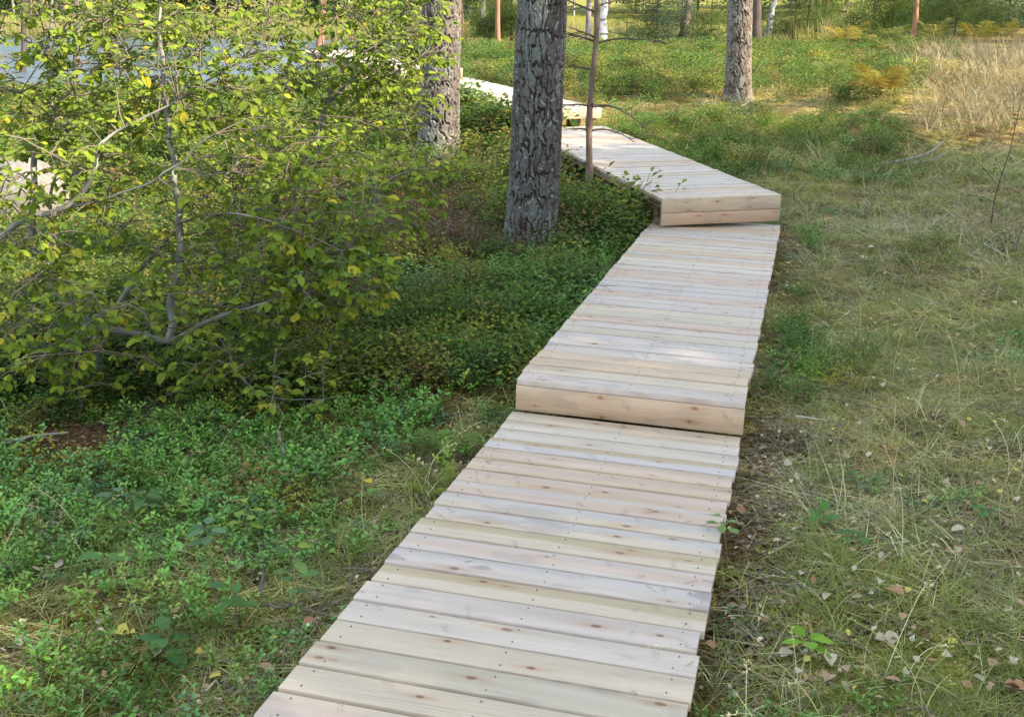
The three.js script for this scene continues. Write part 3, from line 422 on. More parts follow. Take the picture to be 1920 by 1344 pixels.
const litterGeo = (() => { const r = rngOf(47), s = new Shape(); for (let k = 0; k < 6; k++) s.leaf(V((r() - 0.5) * 0.22, 0.008 + r() * 0.015, (r() - 0.5) * 0.22), dirOf(r() * 6.28, (r() - 0.5) * 0.5), dirOf(r() * 6.28, 1.2), 0.014 + r() * 0.024, 0.01 + r() * 0.012, [ROUND, OVATE, OBOVATE][k % 3], vary(mixc([0.2, 0.12, 0.06], [0.5, 0.38, 0.22], r()), r, 0.35), 0.3, (r() - 0.3) * 0.8); for (let k = 0; k < 5; k++) { const a = r() * 6.28, x = (r() - 0.5) * 0.25, z = (r() - 0.5) * 0.25, L = 0.04 + r() * 0.12; s.tube([V(x, 0.008, z), V(x + Math.cos(a) * L, 0.012 + r() * 0.02, z + Math.sin(a) * L)], [0.0016, 0.001], 3, vary([0.3, 0.24, 0.17], r, 0.3), false); } return s.geo(); })();
const stalkGeo = (() => { const r = rngOf(48), s = new Shape(); for (let k = 0; k < 2; k++) { const a = r() * 6.28, L = 0.22 + 0.16 * r(), pts = []; for (let j = 0; j <= 5; j++) { const t = j / 5; pts.push(V(k * 0.05 + Math.cos(a) * L * 0.55 * t * t, L * (t - 0.25 * t * t), Math.sin(a) * L * 0.55 * t * t)); } s.tube(pts, [0.0013, 0.0012, 0.0011, 0.001, 0.0008, 0.0005], 3, ONE, false); for (let j = 0; j < 7; j++) s.leaf(pts[5].clone().lerp(pts[4], j * 0.12), dirOf(j * 2.4, 0.3), V(0, 1, 0.1), 0.012, 0.004, DIAMOND, [1, 0.9, 0.75], 0.1, 0.1); s.blade(pts[0], dirOf(a + 2, 0), 0.6, L * 0.8, 0.003, 0.6, [0.9, 1, 0.8], 4); } return s.geo(); })();
const bins = { stalk: [], far: [], bil: [], bil2: [], twig: [], ling: [], ling2: [], turf: [], turf2: [], thatch: [], tall: [], moss: [], straw: [], litter: [] };
const DKG = [0.085, 0.165, 0.026], BLG = [0.07, 0.165, 0.055], OLV = [0.21, 0.235, 0.028], YEL = [0.33, 0.3, 0.035], BRN = [0.23, 0.15, 0.065], BRT = [0.14, 0.3, 0.038], GRS = [0.27, 0.32, 0.06], STR = [0.68, 0.58, 0.32], OCH = [0.3, 0.2, 0.05];
function scatter(step, z0, z1, fn, seed) {
  const r = rngOf(seed);
  for (let f = z0; f < z1; f += step) { const hw = 0.5 * f + 1.1; for (let x = -hw; x < hw; x += step) { const px = x + (r() - 0.5) * step * 1.4, pz = -(f + (r() - 0.5) * step * 1.4), d = deckAt(px, pz), y = groundY(px, pz), uv = pixelOf(px, y, pz); fn(px, y, pz, clamp(uv[0], -100, 2020), clamp(uv[1], -20, 1440), d, r); } }
}
const box = (u, v, a, b, c, d, s = 60) => smooth(a - s, a + s, u) * smooth(b + s, b - s, u) * smooth(c - s, c + s, v) * smooth(d + s, d - s, v);
const blob = (u, v, cu, cv, ru, rv) => Math.exp(-((u - cu) ** 2) / (ru * ru) - ((v - cv) ** 2) / (rv * rv));
// bilberry and lingonberry: each kind has one mix of leaf colours wherever it grows
const bilCol = (r) => { const k = r(); return vary(k < 0.5 ? mixc(DKG, GRS, 0.25 * r()) : k < 0.74 ? mixc(DKG, OLV, r()) : k < 0.86 ? mixc(OLV, YEL, r()) : mixc(BRN, OLV, r() * 0.6), r, 0.28); };
const lingCol = (r) => { const k = r(); return vary(k < 0.5 ? mixc(BRT, DKG, 0.4 * r()) : k < 0.8 ? mixc(BRT, BLG, r()) : mixc(BRT, [0.2, 0.26, 0.03], r()), r, 0.28); };
function shrubsAt(x, y, z, u, v, d, r, sparse) {
  if (d.d < 0.07) return;
  const n = fbm(x * 1.3, z * 1.3, 61), n2 = fbm(x * 3.3, z * 3.3, 67), n3 = fbm(x * 0.9 + 7, z * 0.9, 69), mound = sparse ? 0.25 + 1.6 * fbm(x * 0.9, z * 0.9, 91) : 0.35 + 1.25 * fbm(x * 1.7, z * 1.7, 91), reach = d.k >= 2 && d.d < 0.5 && z < -8.4 ? 1.3 : 1;
  const put = (bin, s, c) => bins[bin].push([x, y, z, s, c, 0.5]);
  if (d.side < 0) {
    const bare = 0.9 * blob(u, v, 130, 835, 170, 60) + 0.8 * blob(u, v, 660, 1180, 130, 160) + 0.5 * blob(u, v, 760, 940, 110, 80), fore = smooth(690, 800, v);
    if (bare > 0.38 + 0.4 * r()) return;
    if (fore > r()) {                                                      // lingonberry carpet
      if (d.d < 0.45 && r() < 0.75) return;
      const dens = smooth(0.36, 0.56, n * 0.55 + n2 * 0.45 + 0.1 * smooth(700, 200, u) - 0.12 * smooth(880, 1200, v)); if (r() > 0.04 + dens * 0.8) return;
      if (r() < 0.1) put('bil2', 0.6 + 0.4 * r(), bilCol(r)); else put(r() < 0.6 ? 'ling' : 'ling2', (0.55 + 0.6 * r()) * (0.7 + 0.6 * n2), lingCol(r));
    } else {                                                               // bilberry, lingonberry and half bare twigs between bush and boardwalk
      const ling = clamp(box(u, v, 640, 1020, 520, 780) * 1.3 * smooth(0.38, 0.5, n3) + 0.6 * blob(u, v, 1130, 560, 120, 130)), twiggy = blob(u, v, 800, 430, 190, 110) + 0.7 * blob(u, v, 560, 420, 160, 120);
      if (mound < 0.72 && r() < 0.55) return;
      if (ling > r()) put(r() < 0.5 ? 'ling2' : 'ling', (0.9 + 0.6 * r()) * (0.6 + 0.5 * mound), lingCol(r));
      else if (twiggy * (0.5 + 0.6 * n2) > r() * 0.85) put('twig', 0.8 + 0.6 * r(), vary(mixc(BRN, [0.28, 0.24, 0.17], r()), r, 0.25));
      else put(sparse || z < -12 ? 'far' : r() < 0.6 ? 'bil' : 'bil2', (0.75 + 0.65 * r()) * mound * reach * (sparse ? 1.1 : 1), bilCol(r));
    }
  } else {
    const lingPatch = box(u, v, 1120, 1720, 215, 335, 30) * smooth(1800, 1500, u - (v - 260) * 0.6), far = smooth(205, 160, v) * smooth(1850, 1500, u), strip = smooth(0.5, 0.12, d.d) * (smooth(410, 440, v) * smooth(800, 700, v)), tuft = 0.45 * blob(u, v, 1500, 690, 100, 50) + blob(u, v, 1760, 490, 100, 30) * 0.25, open = blob(u, v, 1440, 215, 110, 40) * 0.6;
    if (strip * 0.4 > r()) { put(r() < 0.8 ? 'ling2' : 'bil', 0.5 + 0.4 * r(), r() < 0.8 ? lingCol(r) : bilCol(r)); return; }
    if (lingPatch * smooth(0.25, 0.45, n) > r()) { if (mound < 0.75 && r() < 0.5) return; if (r() < 0.5) put('bil', (0.6 + 0.5 * r()) * mound, bilCol(r)); else put('ling2', (0.8 + 0.6 * r()) * mound, lingCol(r)); return; }
    if (far * (1 - open) > r()) { if (mound < 0.85 && r() < 0.7) return; put(sparse || r() < 0.5 ? 'far' : 'bil2', (0.7 + 0.5 * r()) * mound * (sparse ? 0.9 : 1), bilCol(r)); return; }
    if (tuft * 0.8 > r()) { put('bil', 0.45 + 0.35 * r(), bilCol(r)); return; }
    if (v > 330 && n2 > 0.66 && n > 0.5 && r() < 0.35) put('ling2', 0.5 + 0.4 * r(), lingCol(r));
  }
}
scatter(0.075, 2.4, 6.5, (x, y, z, u, v, d, r) => shrubsAt(x, y, z, u, v, d, r, 0), 501);
scatter(0.105, 6.5, 15, (x, y, z, u, v, d, r) => shrubsAt(x, y, z, u, v, d, r, 0), 502);
scatter(0.19, 15, 31, (x, y, z, u, v, d, r) => shrubsAt(x, y, z, u, v, d, r, 1), 503);
// grass, moss, straw and litter
function turfAt(x, y, z, u, v, d, r) {
  if (d.d < 0.03) return;
  const n = fbm(x * 1.1 + 4, z * 1.1, 71), n2 = fbm(x * 4, z * 4, 73), n3 = fbm(x * 0.6, z * 0.6 + 3, 77), right = d.side > 0;
  const edge = smooth(0.4, 0.08, d.d) * (0.5 + n2), bareR = clamp(blob(u, v, 1430, 900, 60, 130) + 0.6 * blob(u, v, 1560, 440, 150, 28) + edge * 0.6);
  const col = (k) => vary(mixc(GRS, mixc(STR, OLV, r() * 0.6), clamp(k)), r, 0.28);
  if (right) {
    const tall = smooth(1690, 1800, u + (230 - v) * 0.3) * smooth(275, 235, v);
    if (tall > r() * 1.1) { if (r() < 0.6) bins.tall.push([x, y, z, 0.6 + 0.6 * r(), vary(mixc([0.42, 0.36, 0.2], [0.3, 0.24, 0.13], r()), r, 0.2), 0.4]); return; }
    if (v < 340 && u > 1250 && r() < 0.2) bins.straw.push([x, y, z, 0.55 + 0.5 * r(), col(0.5 + 0.5 * r()), 0.6]);
    const strawy = blob(u, v, 1800, 430, 190, 60) + 0.45 * blob(u, v, 1560, 400, 140, 50) + 0.1 * blob(u, v, 1700, 900, 260, 90) + 0.16 * box(u, v, 1480, 1900, 350, 600); if (strawy * 0.45 > r()) bins.straw.push([x, y, z, 0.35 + 0.45 * r(), vary(mixc(STR, [0.36, 0.3, 0.22], r()), r, 0.2), 0.6]);
    if (bareR < 0.35 + 0.6 * r()) {
      if (r() < 0.97) bins.turf.push([x, y, z, 0.55 + 0.6 * r(), col(0.3 + (n - 0.5) * 1.6 + (n3 - 0.5) * 1.2 - (n2 > 0.58 ? 0.3 : 0)), 0.8]);
      if (r() < 0.1 + 0.75 * smooth(0.52, 0.66, n2)) bins.turf2.push([x, y, z, 0.5 + 0.6 * r(), col(0.1 + 0.4 * n), 0.6]);
    }
    if (r() < 0.05) bins.stalk.push([x, y, z, 0.6 + 0.7 * r(), vary(mixc(STR, GRS, r() * 0.7), r, 0.25), 0.5]);
    if (r() < 0.36 + 0.3 * box(u, v, 1480, 1900, 340, 560)) bins.thatch.push([x, y + 0.01, z, 0.6 + 0.7 * r(), vary(mixc(mixc(STR, [0.36, 0.28, 0.17], r()), GRS, r() * 0.5), r, 0.3), 0.3]);
    if (n2 > 0.45 && r() < 0.6) bins.moss.push([x, y, z, 0.8 + 0.7 * r(), vary([0.32, 0.32, 0.05], r, 0.25), 0.3]);
    if (r() < 0.2 + 0.5 * bareR) bins.litter.push([x, y, z, 0.7 + 0.5 * r(), vary(ONE, r, 0.3), 0.3]);
  } else {
    const fore = smooth(720, 840, v), bare = blob(u, v, 150, 830, 230, 80);
    if (fore * 0.7 + smooth(0.5, 0.2, d.d) * 0.35 > r() && bare < 0.5) {
      const k = smooth(500, 640, u) * 0.5 + 0.5 * n;
      if (r() < 0.7) bins.turf.push([x, y, z, 0.5 + 0.5 * r(), col(0.1 + 0.5 * k), 0.8]);
      if (r() < 0.18 + 0.4 * blob(u, v, 540, 900, 70, 40)) bins.turf2.push([x, y, z, 0.7 + 0.6 * r(), col(0.05 + 0.3 * r()), 0.6]);
      if (r() < 0.35) bins.thatch.push([x, y + 0.01, z, 0.6 + 0.6 * r(), vary(mixc(STR, GRS, r()), r, 0.25), 0.3]);
      if (n2 > 0.4) bins.moss.push([x, y, z, 0.8 + 0.7 * r(), vary([0.16, 0.17, 0.03], r, 0.25), 0.3]);
    }
    if (fore > 0.5 && r() < 0.03) bins.stalk.push([x, y, z, 0.6 + 0.7 * r(), vary(mixc(STR, GRS, r() * 0.7), r, 0.25), 0.5]);
    if (r() < 0.16 + 0.7 * bare + 0.3 * smooth(0.4, 0.1, d.d)) bins.litter.push([x, y, z, 0.7 + 0.5 * r(), vary(mixc(ONE, [0.6, 0.45, 0.35], bare), r, 0.3), 0.3]);
  }
}
scatter(0.066, 2.4, 6.5, turfAt, 511);
scatter(0.084, 6.5, 13, turfAt, 512);
scatter(0.17, 13, 26, turfAt, 513);
const STUFF = [['stalk', 'grass_stalks', stalkGeo, dryMat, 'thin seed-headed grass stalks standing singly above the turf', 'grass'], ['far', 'bilberry_undergrowth', bilFar, leafMat, 'bilberry mounds in green and yellow behind the boardwalk turn', 'bilberry'], ['bil', 'bilberry_undergrowth', bilGeo[0], leafMat, 'low olive and dark green bilberry shrubs covering the wood floor', 'bilberry'], ['bil2', 'bilberry_undergrowth', bilGeo[1], leafMat, 'loose reddish-stemmed bilberry shrubs mixed through the undergrowth', 'bilberry'], ['twig', 'bare_undergrowth', twiggyGeo, leafMat, 'brown half bare dwarf shrub twigs around the thick pine', 'undergrowth'], ['ling', 'lingonberry_cover', lingGeo[0], glossMat, 'glossy green lingonberry carpet left of the boardwalk', 'lingonberry'], ['ling2', 'lingonberry_cover', lingGeo[1], glossMat, 'dark blue-green lingonberry sprigs along the boardwalk edges', 'lingonberry'], ['turf', 'grass', turfGeo, leafMat, 'short mixed green and straw grass beside the boardwalk', 'grass'], ['turf2', 'grass', turfGeo2, leafMat, 'longer green grass tufts in the short turf', 'grass'], ['thatch', 'dead_grass', thatchGeo, dryMat, 'flattened dead grass blades lying on the ground', 'grass'], ['tall', 'tall_dry_grass', tallGeo, dryMat, 'tall pale dry grass on the sunlit rise', 'grass'], ['moss', 'moss', mossGeo, dryMat, 'yellow green moss between grass and litter', 'moss'], ['straw', 'dry_grass', strawGeo, dryMat, 'loose straw coloured grass stalks bending over the turf', 'grass'], ['litter', 'leaf_litter', litterGeo, dryMat, 'small brown leaf crumbs and twigs on the ground', 'litter']];
for (const [k, name, geo, mat, label, cat] of STUFF) tag(cloud(name, geo, mat, scene, bins[k]), label, cat, null, 'stuff');

// ---------------------------------------------------------------- the big leafy bush and its neighbours
const BUSHBARK = [0.2, 0.19, 0.165];
const leafGeos = [0, 1, 2].map((k) => new Shape().leaf(V(0, 0, 0), V(1, 0, 0), V(0, 1, 0), 1, [0.56, 0.62, 0.5][k], k === 1 ? ROUND : OBOVATE, ONE, 0.2 + 0.14 * k, [0.1, 0.3, 0.45][k]).geo());
const leafTones = [[0.125, 0.2, 0.022], [0.165, 0.25, 0.025], [0.24, 0.31, 0.028], [0.1, 0.17, 0.025], [0.5, 0.44, 0.03]].map((c) => new THREE.MeshPhysicalMaterial({ color: new THREE.Color(...c), roughness: 1, specularIntensity: 0.25, transmission: 0.45, thickness: 0, side: THREE.DoubleSide }));
function bush(name, label, baseP, branches, blobs, o) {                  // branches: lists of [u, v, depth, radius]; blobs: [u, v, depth, ru, rv, rdepth, count]
  const t = thing(name, label, 'bush', baseP), r = rngOf(o.seed), nodes = [];
  const loc = (p) => p.sub(baseP);
  branches.forEach((br) => {
    const raw = br.map(([u, v, dp]) => loc(dp === 0 ? groundAt(u, v) : at(u, v, dp))), cv = new THREE.CatmullRomCurve3(raw), n = Math.max(8, br.length * 5), pts = cv.getPoints(n), rad = pts.map((_, k) => { const q = k / n * (br.length - 1), i = Math.min(br.length - 2, Math.floor(q)); return mix(br[i][3], br[i + 1][3], q - i) * (o.thin ?? 0.8) * (0.92 + 0.16 * noise(k * 0.9, br[0][0])); });
    pts.forEach((p, k) => { p.x += (noise(k * 0.5, br[0][0], 1) - 0.5) * 0.03; p.z += (noise(k * 0.5, br[0][1], 2) - 0.5) * 0.03; nodes.push(p); });
    const s = new Shape(); s.tube(pts, rad, 9, (a, q, p) => { const f = fbm(q * 5, p.y * 22 + p.x * 9, 6); return mixc(BUSHBARK, [0.34, 0.34, 0.29], smooth(0.5, 0.75, f)).map((c) => c * (0.6 + 0.7 * f)); }); part('branch', s.geo(), barkMat, t);
  });
  const tw = new Shape(), leaves = [];
  for (const [u, v, dp, ru, rv, rd, count] of blobs) {
    const c = loc(at(u, v, dp)), k = dp / FOCAL;
    for (let j = 0; j < count * 1.75; j++) {
      const q = dirOf(r() * 6.28, Math.asin(r() * 2 - 1)).multiplyScalar(Math.cbrt(r())), tip = V(c.x + q.x * ru * k, c.y + q.y * rv * k * 1.05, c.z + q.z * rd);
      if (tip.y + baseP.y < groundY(tip.x + baseP.x, tip.z + baseP.z) + 0.08) continue;
      let best = null, bd = 9; for (const p of nodes) { const dd = p.distanceTo(tip) + (p.y > tip.y + 0.1 ? 0.25 : 0); if (dd < bd) { bd = dd; best = p; } }
      const far = best.distanceTo(tip), from = far > 0.75 ? tip.clone().add(V((r() - 0.5) * 0.3, -0.12 - r() * 0.15, (r() - 0.5) * 0.3)) : best, L = from.distanceTo(tip), md = from.clone().lerp(tip, 0.55); md.x += (r() - 0.5) * 0.12 * L; md.y += 0.1 * L; md.z += (r() - 0.5) * 0.12 * L;
      tw.tube([from, from.clone().lerp(md, 0.6), md, tip], [0.0036, 0.003, 0.0024, 0.0012], 4, vary([0.17, 0.14, 0.11], r, 0.25), false); if (r() < 0.5) nodes.push(md.clone());
      const d = tip.clone().sub(md).normalize(), n = 5 + Math.floor(r() * 4), yel = r() < (o.yellow ?? 0.06);
      for (let i = 0; i < n; i++) { const a = i * 2.399 + r(), onTip = i < 4, p = onTip ? tip.clone() : md.clone().lerp(tip, 0.2 + 0.7 * r()), sd = dirOf(a, 0).multiplyScalar(onTip ? 0.9 : 1.1), dir = d.clone().multiplyScalar(onTip ? 0.7 : 0.3).add(sd); dir.y += 0.1 - 0.35 * r(); dir.normalize(); leaves.push({ p, dir, len: (o.leaf ?? 0.05) * (0.4 + 1.0 * r() * r() + 0.25 * r()), yel: yel && r() < 0.8, r1: r(), r2: r(), dist: p.clone().add(baseP).distanceTo(camera.position) }); }
    }
  }
  part('twigs', tw.geo(), barkMat, t).userData.kind = 'stuff';
  const place = (lf, m4) => { const up = V((lf.r1 - 0.5) * 0.9, 1, (lf.r2 - 0.5) * 0.9 + 0.25), zz = V(0, 0, 0).crossVectors(lf.dir, up).normalize(), yy = V(0, 0, 0).crossVectors(zz, lf.dir); return m4.makeBasis(lf.dir, yy, zz).scale(V(lf.len, lf.len, lf.len)).setPosition(lf.p); };
  leaves.sort((a, b) => a.dist - b.dist); const M = new THREE.Matrix4();
  const single = leaves.splice(0, o.single ?? 0);
  single.forEach((lf) => { const m = part('leaf', leafGeos[Math.floor(lf.r2 * 3)], lf.yel ? leafTones[4] : leafTones[Math.floor(lf.r1 * 4)], t); place(lf, M); m.matrixAutoUpdate = true; M.decompose(m.position, m.quaternion, m.scale); });
  leafGeos.forEach((g, k) => { const set = leaves.filter((_, i) => i % 3 === k), im = shadow(new THREE.InstancedMesh(g, leafMat, set.length)), c = new THREE.Color(); set.forEach((lf, i) => { im.setMatrixAt(i, place(lf, M)); const b = lf.yel ? [0.4, 0.36, 0.035] : mixc([0.105, 0.175, 0.022], [0.28, 0.34, 0.028], lf.r1 * lf.r1 * 0.6 + lf.r2 * 0.4); im.setColorAt(i, c.setRGB(...b.map((q) => q * (0.8 + 0.4 * lf.r2)))); }); im.name = 'foliage'; im.userData.kind = 'stuff'; t.add(im); });
  return t;
}
bush('leafy_bush', 'large leafy bush with grey stems and rounded leaves beside the boardwalk', groundAt(205, 758), [
  [[208, 765, 0, 0.045], [185, 690, 5.5, 0.036], [170, 620, 5.55, 0.033], [110, 550, 5.6, 0.03], [72, 470, 5.65, 0.026], [60, 380, 5.7, 0.022], [68, 290, 5.8, 0.018], [95, 200, 5.9, 0.014], [90, 80, 6, 0.01], [110, -60, 6.1, 0.006]],
  [[165, 612, 5.56, 0.026], [235, 622, 5.5, 0.022], [318, 638, 5.4, 0.02], [370, 612, 5.3, 0.017], [440, 585, 5.2, 0.011], [520, 560, 5.1, 0.006]],
  [[318, 640, 5.4, 0.026], [326, 540, 5.45, 0.024], [338, 430, 5.5, 0.022], [322, 310, 5.55, 0.019], [312, 200, 5.6, 0.016], [300, 80, 5.7, 0.011], [290, -60, 5.8, 0.007]],
  [[190, 600, 5.55, 0.02], [225, 560, 5.6, 0.018], [272, 490, 5.7, 0.015], [345, 410, 5.8, 0.011], [420, 330, 5.9, 0.007], [500, 260, 6, 0.004]],
  [[-30, 462, 5.2, 0.017], [50, 412, 5.2, 0.018], [130, 385, 5.2, 0.016], [170, 330, 5.2, 0.014], [182, 280, 5.2, 0.012], [232, 238, 5.2, 0.008], [330, 190, 5.25, 0.005]],
  [[130, 388, 5.2, 0.01], [210, 368, 5.15, 0.008], [300, 330, 5.1, 0.006], [400, 250, 5.05, 0.004]],
  [[150, 790, 0, 0.014], [153, 730, 5.3, 0.012], [142, 670, 5.3, 0.01], [105, 620, 5.3, 0.008], [40, 560, 5.3, 0.005]],
  [[100, 540, 5.6, 0.016], [100, 450, 5.7, 0.012], [98, 340, 5.8, 0.009], [140, 230, 5.9, 0.006]],
  [[322, 420, 5.5, 0.009], [420, 400, 5.3, 0.007], [520, 420, 5.2, 0.005], [640, 470, 5.1, 0.003]],
  [[320, 640, 5.4, 0.01], [420, 680, 5.2, 0.007], [500, 740, 5.05, 0.004], [600, 750, 5, 0.003]],
  [[312, 200, 5.6, 0.008], [420, 130, 5.5, 0.006], [520, 90, 5.5, 0.003]],
], [[130, 110, 5.9, 250, 170, 0.6, 215], [80, 360, 5.3, 170, 180, 0.5, 130], [330, 85, 5.7, 270, 170, 0.6, 225], [380, 320, 5.6, 260, 190, 0.6, 180], [560, 380, 5.4, 190, 150, 0.5, 150], [620, 510, 5.3, 140, 90, 0.4, 150], [300, 540, 5.3, 330, 90, 0.5, 90], [110, 620, 5.1, 150, 90, 0.3, 50], [480, 650, 5.2, 170, 60, 0.3, 40], [555, 745, 5.0, 110, 45, 0.2, 24], [90, 690, 5.2, 140, 60, 0.3, 30], [330, 690, 5.3, 160, 50, 0.3, 30], [120, -160, 6, 420, 110, 0.6, 50]], { seed: 81, single: 290, yellow: 0.08 });
bush('leafy_bush', 'thin-stemmed leafy bush arching in front of the bush-hidden pine', groundAt(575, 420), [
  [[560, 425, 0, 0.026], [575, 340, 7.6, 0.023], [600, 250, 7.6, 0.02], [618, 190, 7.6, 0.017], [650, 155, 7.6, 0.014], [690, 110, 7.6, 0.011], [702, 40, 7.6, 0.008], [710, -50, 7.6, 0.005]],
  [[615, 195, 7.6, 0.012], [605, 130, 7.7, 0.009], [560, 70, 7.8, 0.006], [520, 10, 7.9, 0.004]],
  [[650, 155, 7.6, 0.009], [730, 140, 7.4, 0.006], [800, 100, 7.3, 0.004]],
  [[640, 358, 7.0, 0.008], [700, 352, 6.9, 0.008], [745, 330, 6.9, 0.006], [800, 312, 6.9, 0.003]],
], [[620, 60, 7.6, 210, 95, 0.6, 170], [750, 60, 7.3, 110, 90, 0.4, 95], [700, 190, 7.5, 150, 80, 0.5, 70], [560, 260, 7.6, 170, 120, 0.6, 100], [770, 330, 6.9, 120, 70, 0.35, 60], [640, 340, 7.2, 150, 70, 0.5, 50], [740, 410, 6.6, 110, 50, 0.3, 24], [650, -120, 7.6, 260, 100, 0.8, 60]], { seed: 82, single: 0, yellow: 0.04, leaf: 0.054 });

// ---------------------------------------------------------------- bracken and rowan fronds
function frondShape(L, col, r, pairs = 13) { const s = new Shape(), pts = []; for (let k = 0; k <= 8; k++) { const t = k / 8; pts.push(V(L * t * (1 - 0.18 * t), L * (0.95 * t - 0.6 * t * t), 0)); } s.tube(pts, pts.map((_, k) => 0.004 * (1 - k / 9)), 4, mixc(col, [0.2, 0.16, 0.06], 0.5), false); for (let k = 1; k <= pairs; k++) { const t = 0.25 + 0.74 * k / pairs, x = L * t * (1 - 0.18 * t), y = L * (0.95 * t - 0.6 * t * t), w = L * 0.42 * Math.sin(Math.min(1, (1 - t) * 1.5 + 0.08) * 1.45); for (const sd of [-1, 1]) { const d = V(0.5 + 0.2 * r(), -0.1 - 0.4 * r(), sd).normalize(), n = Math.max(3, Math.round(w / 0.018)); s.leaf(V(x, y, 0), d, V(0.1, 1, 0), w, 0.008 + w * 0.03, [[0, 0.6], [0.3, 1], [1, 0]], vary(col, r, 0.2), 0.1, 0.1); for (let j = 1; j < n; j++) for (const s2 of [-1, 1]) s.leaf(V(x + d.x * w * j / n, y + d.y * w * j / n, d.z * w * j / n), V(d.x + s2 * 0.9, -0.1, d.z + s2 * -0.4 * sd).normalize(), V(0, 1, 0.1), Math.min(0.05, w * 0.24) * (1 - 0.75 * j / n) + 0.004, Math.min(0.012, w * 0.07), DIAMOND, vary(col, r, 0.25), 0.1, 0.1); } } return s.geo(); }
function fern(label, px, py, size, col, fronds, group, tilt = 0) { const b = groundAt(px, py), t = thing('fern', label, 'fern', b, group), r = rngOf(px + py); for (let k = 0; k < fronds; k++) { const m = part('frond', frondShape(size * (0.75 + 0.4 * r()), vary(col, r, 0.2), r), leafMat, t); m.rotation.set(0, tilt + k * 6.28 / fronds + r() * 0.8, 0.05 + r() * 0.6, 'YXZ'); m.position.y = -0.01; } return t; }
const FG = 'bracken ferns scattered on the right';
fern('large ochre bracken fern in the middle of the right-hand slope', 1645, 192, 0.8, [0.34, 0.25, 0.03], 9, FG);
fern('green and yellow bracken fern below the ochre one', 1640, 225, 0.4, [0.2, 0.22, 0.04], 5, FG);
for (const [u, v, s, c, k, l] of [[1535, 92, 0.8, [0.42, 0.34, 0.05], 6, 'yellow bracken in full sun under the reddish trunk'], [1590, 92, 0.8, [0.42, 0.33, 0.06], 6, 'straw yellow bracken right of the reddish trunk'], [1665, 82, 0.8, [0.2, 0.24, 0.04], 6, 'green bracken left of the sunlit orange stem'], [1750, 88, 0.8, [0.3, 0.28, 0.05], 6, 'olive bracken right of the sunlit orange stem'], [1830, 92, 0.9, [0.44, 0.34, 0.04], 7, 'yellow bracken before the small sunlit young pine'], [1555, 150, 0.5, [0.14, 0.21, 0.04], 6, 'fresh green fern right of the stout sunlit pine'], [1880, 80, 0.8, [0.42, 0.34, 0.05], 6, 'ochre bracken at the top edge of the tall grass']]) fern(l, u, v, s, c, k, FG);
fern('small yellow-green rowan seedling with feathered leaves at the deck edge', 815, 930, 0.16, [0.2, 0.24, 0.04], 4, null, 2);
fern('light green rowan seedling growing among dark lingonberry', 838, 868, 0.2, [0.16, 0.25, 0.05], 5, null, 1);

// ---------------------------------------------------------------- seedlings with large leaves
function seedling(label, px, py, h, leaf, n, col, o = {}) {
  const b = groundAt(px, py), t = thing('seedling', label, 'seedling', b, o.group), r = rngOf(px * 7 + py), s = new Shape(), lx = (o.lean ?? (r() - 0.5) * 0.3) * h, pts = [V(0, -0.02, 0), V(lx * 0.3, h * 0.4, 0.01), V(lx * 0.7, h * 0.75, -0.01), V(lx, h, 0)]; s.tube(pts, [0.0032, 0.0027, 0.002, 0.0012], 5, [0.22, 0.17, 0.11]); part('stem', s.geo(), barkMat, t);
  for (let k = 0; k < n; k++) { const f = (o.from ?? 0.45) + (1 - (o.from ?? 0.45)) * (k + 0.6) / n, q = V(lx * f, h * f, 0), a = k * 2.4 + px, c = k === n - 1 && o.tip ? o.tip : vary(col, r, 0.2), ls = new Shape(); ls.leaf(V(0, 0, 0), V(1, 0, 0), V(0, 1, 0), leaf * (0.7 + 0.5 * r()), leaf * (o.w ?? 0.66) * (0.8 + 0.3 * r()), o.prof ?? ROUND, ONE, 0.16, 0.2); const m = part('leaf', ls.geo(), new THREE.MeshPhysicalMaterial({ color: new THREE.Color(...c), roughness: 0.95, specularIntensity: 0.3, transmission: 0.35, thickness: 0, side: THREE.DoubleSide }), t), dr = dirOf(a, 0.15 + (r() - 0.5) * 0.6), zz = V(0, 0, 0).crossVectors(dr, V(0, 1, 0)).normalize(); m.quaternion.setFromRotationMatrix(new THREE.Matrix4().makeBasis(dr, V(0, 0, 0).crossVectors(zz, dr), zz)); m.position.copy(q).addScaledVector(dr, 0.012); }
  return t;
}
const SG = [0.09, 0.17, 0.045], SB = [0.11, 0.2, 0.09], SY = [0.24, 0.3, 0.04];
seedling('seedling with a bare pale stalk and blue-green round leaves at its top', 405, 1130, 0.27, 0.06, 7, SB, { from: 0.8, lean: -0.05 });
seedling('yellow-green seedling with spoon-shaped leaves beside the blue-green one', 465, 1030, 0.18, 0.055, 8, SY, { prof: OBOVATE, w: 0.6, from: 0.5 });
seedling('tall seedling with two stalks of round aspen leaves near the deck', 552, 1168, 0.26, 0.062, 9, SG, { from: 0.3, lean: 0.05, tip: SY });
seedling('dark seedling with oval leaves at the foot of the aspen seedling', 450, 1190, 0.16, 0.06, 6, [0.09, 0.18, 0.045]);
seedling('broad-leaved seedling half sunk in the lingonberry carpet', 190, 1115, 0.16, 0.085, 4, [0.1, 0.2, 0.05], { prof: OVATE });
seedling('seedling with large dark leaves spreading low over moss', 315, 1240, 0.1, 0.085, 5, [0.08, 0.17, 0.05], { prof: OVATE });
seedling('green aspen seedling at the edge of the lingonberry carpet', 285, 985, 0.14, 0.065, 8, SG);
seedling('dull green aspen seedling beside the lingonberry patch', 225, 970, 0.13, 0.06, 7, SB);
seedling('seedling topped by one round yellow leaf near the deck', 702, 985, 0.17, 0.055, 6, [0.14, 0.22, 0.05], { tip: [0.5, 0.44, 0.03], from: 0.6 });
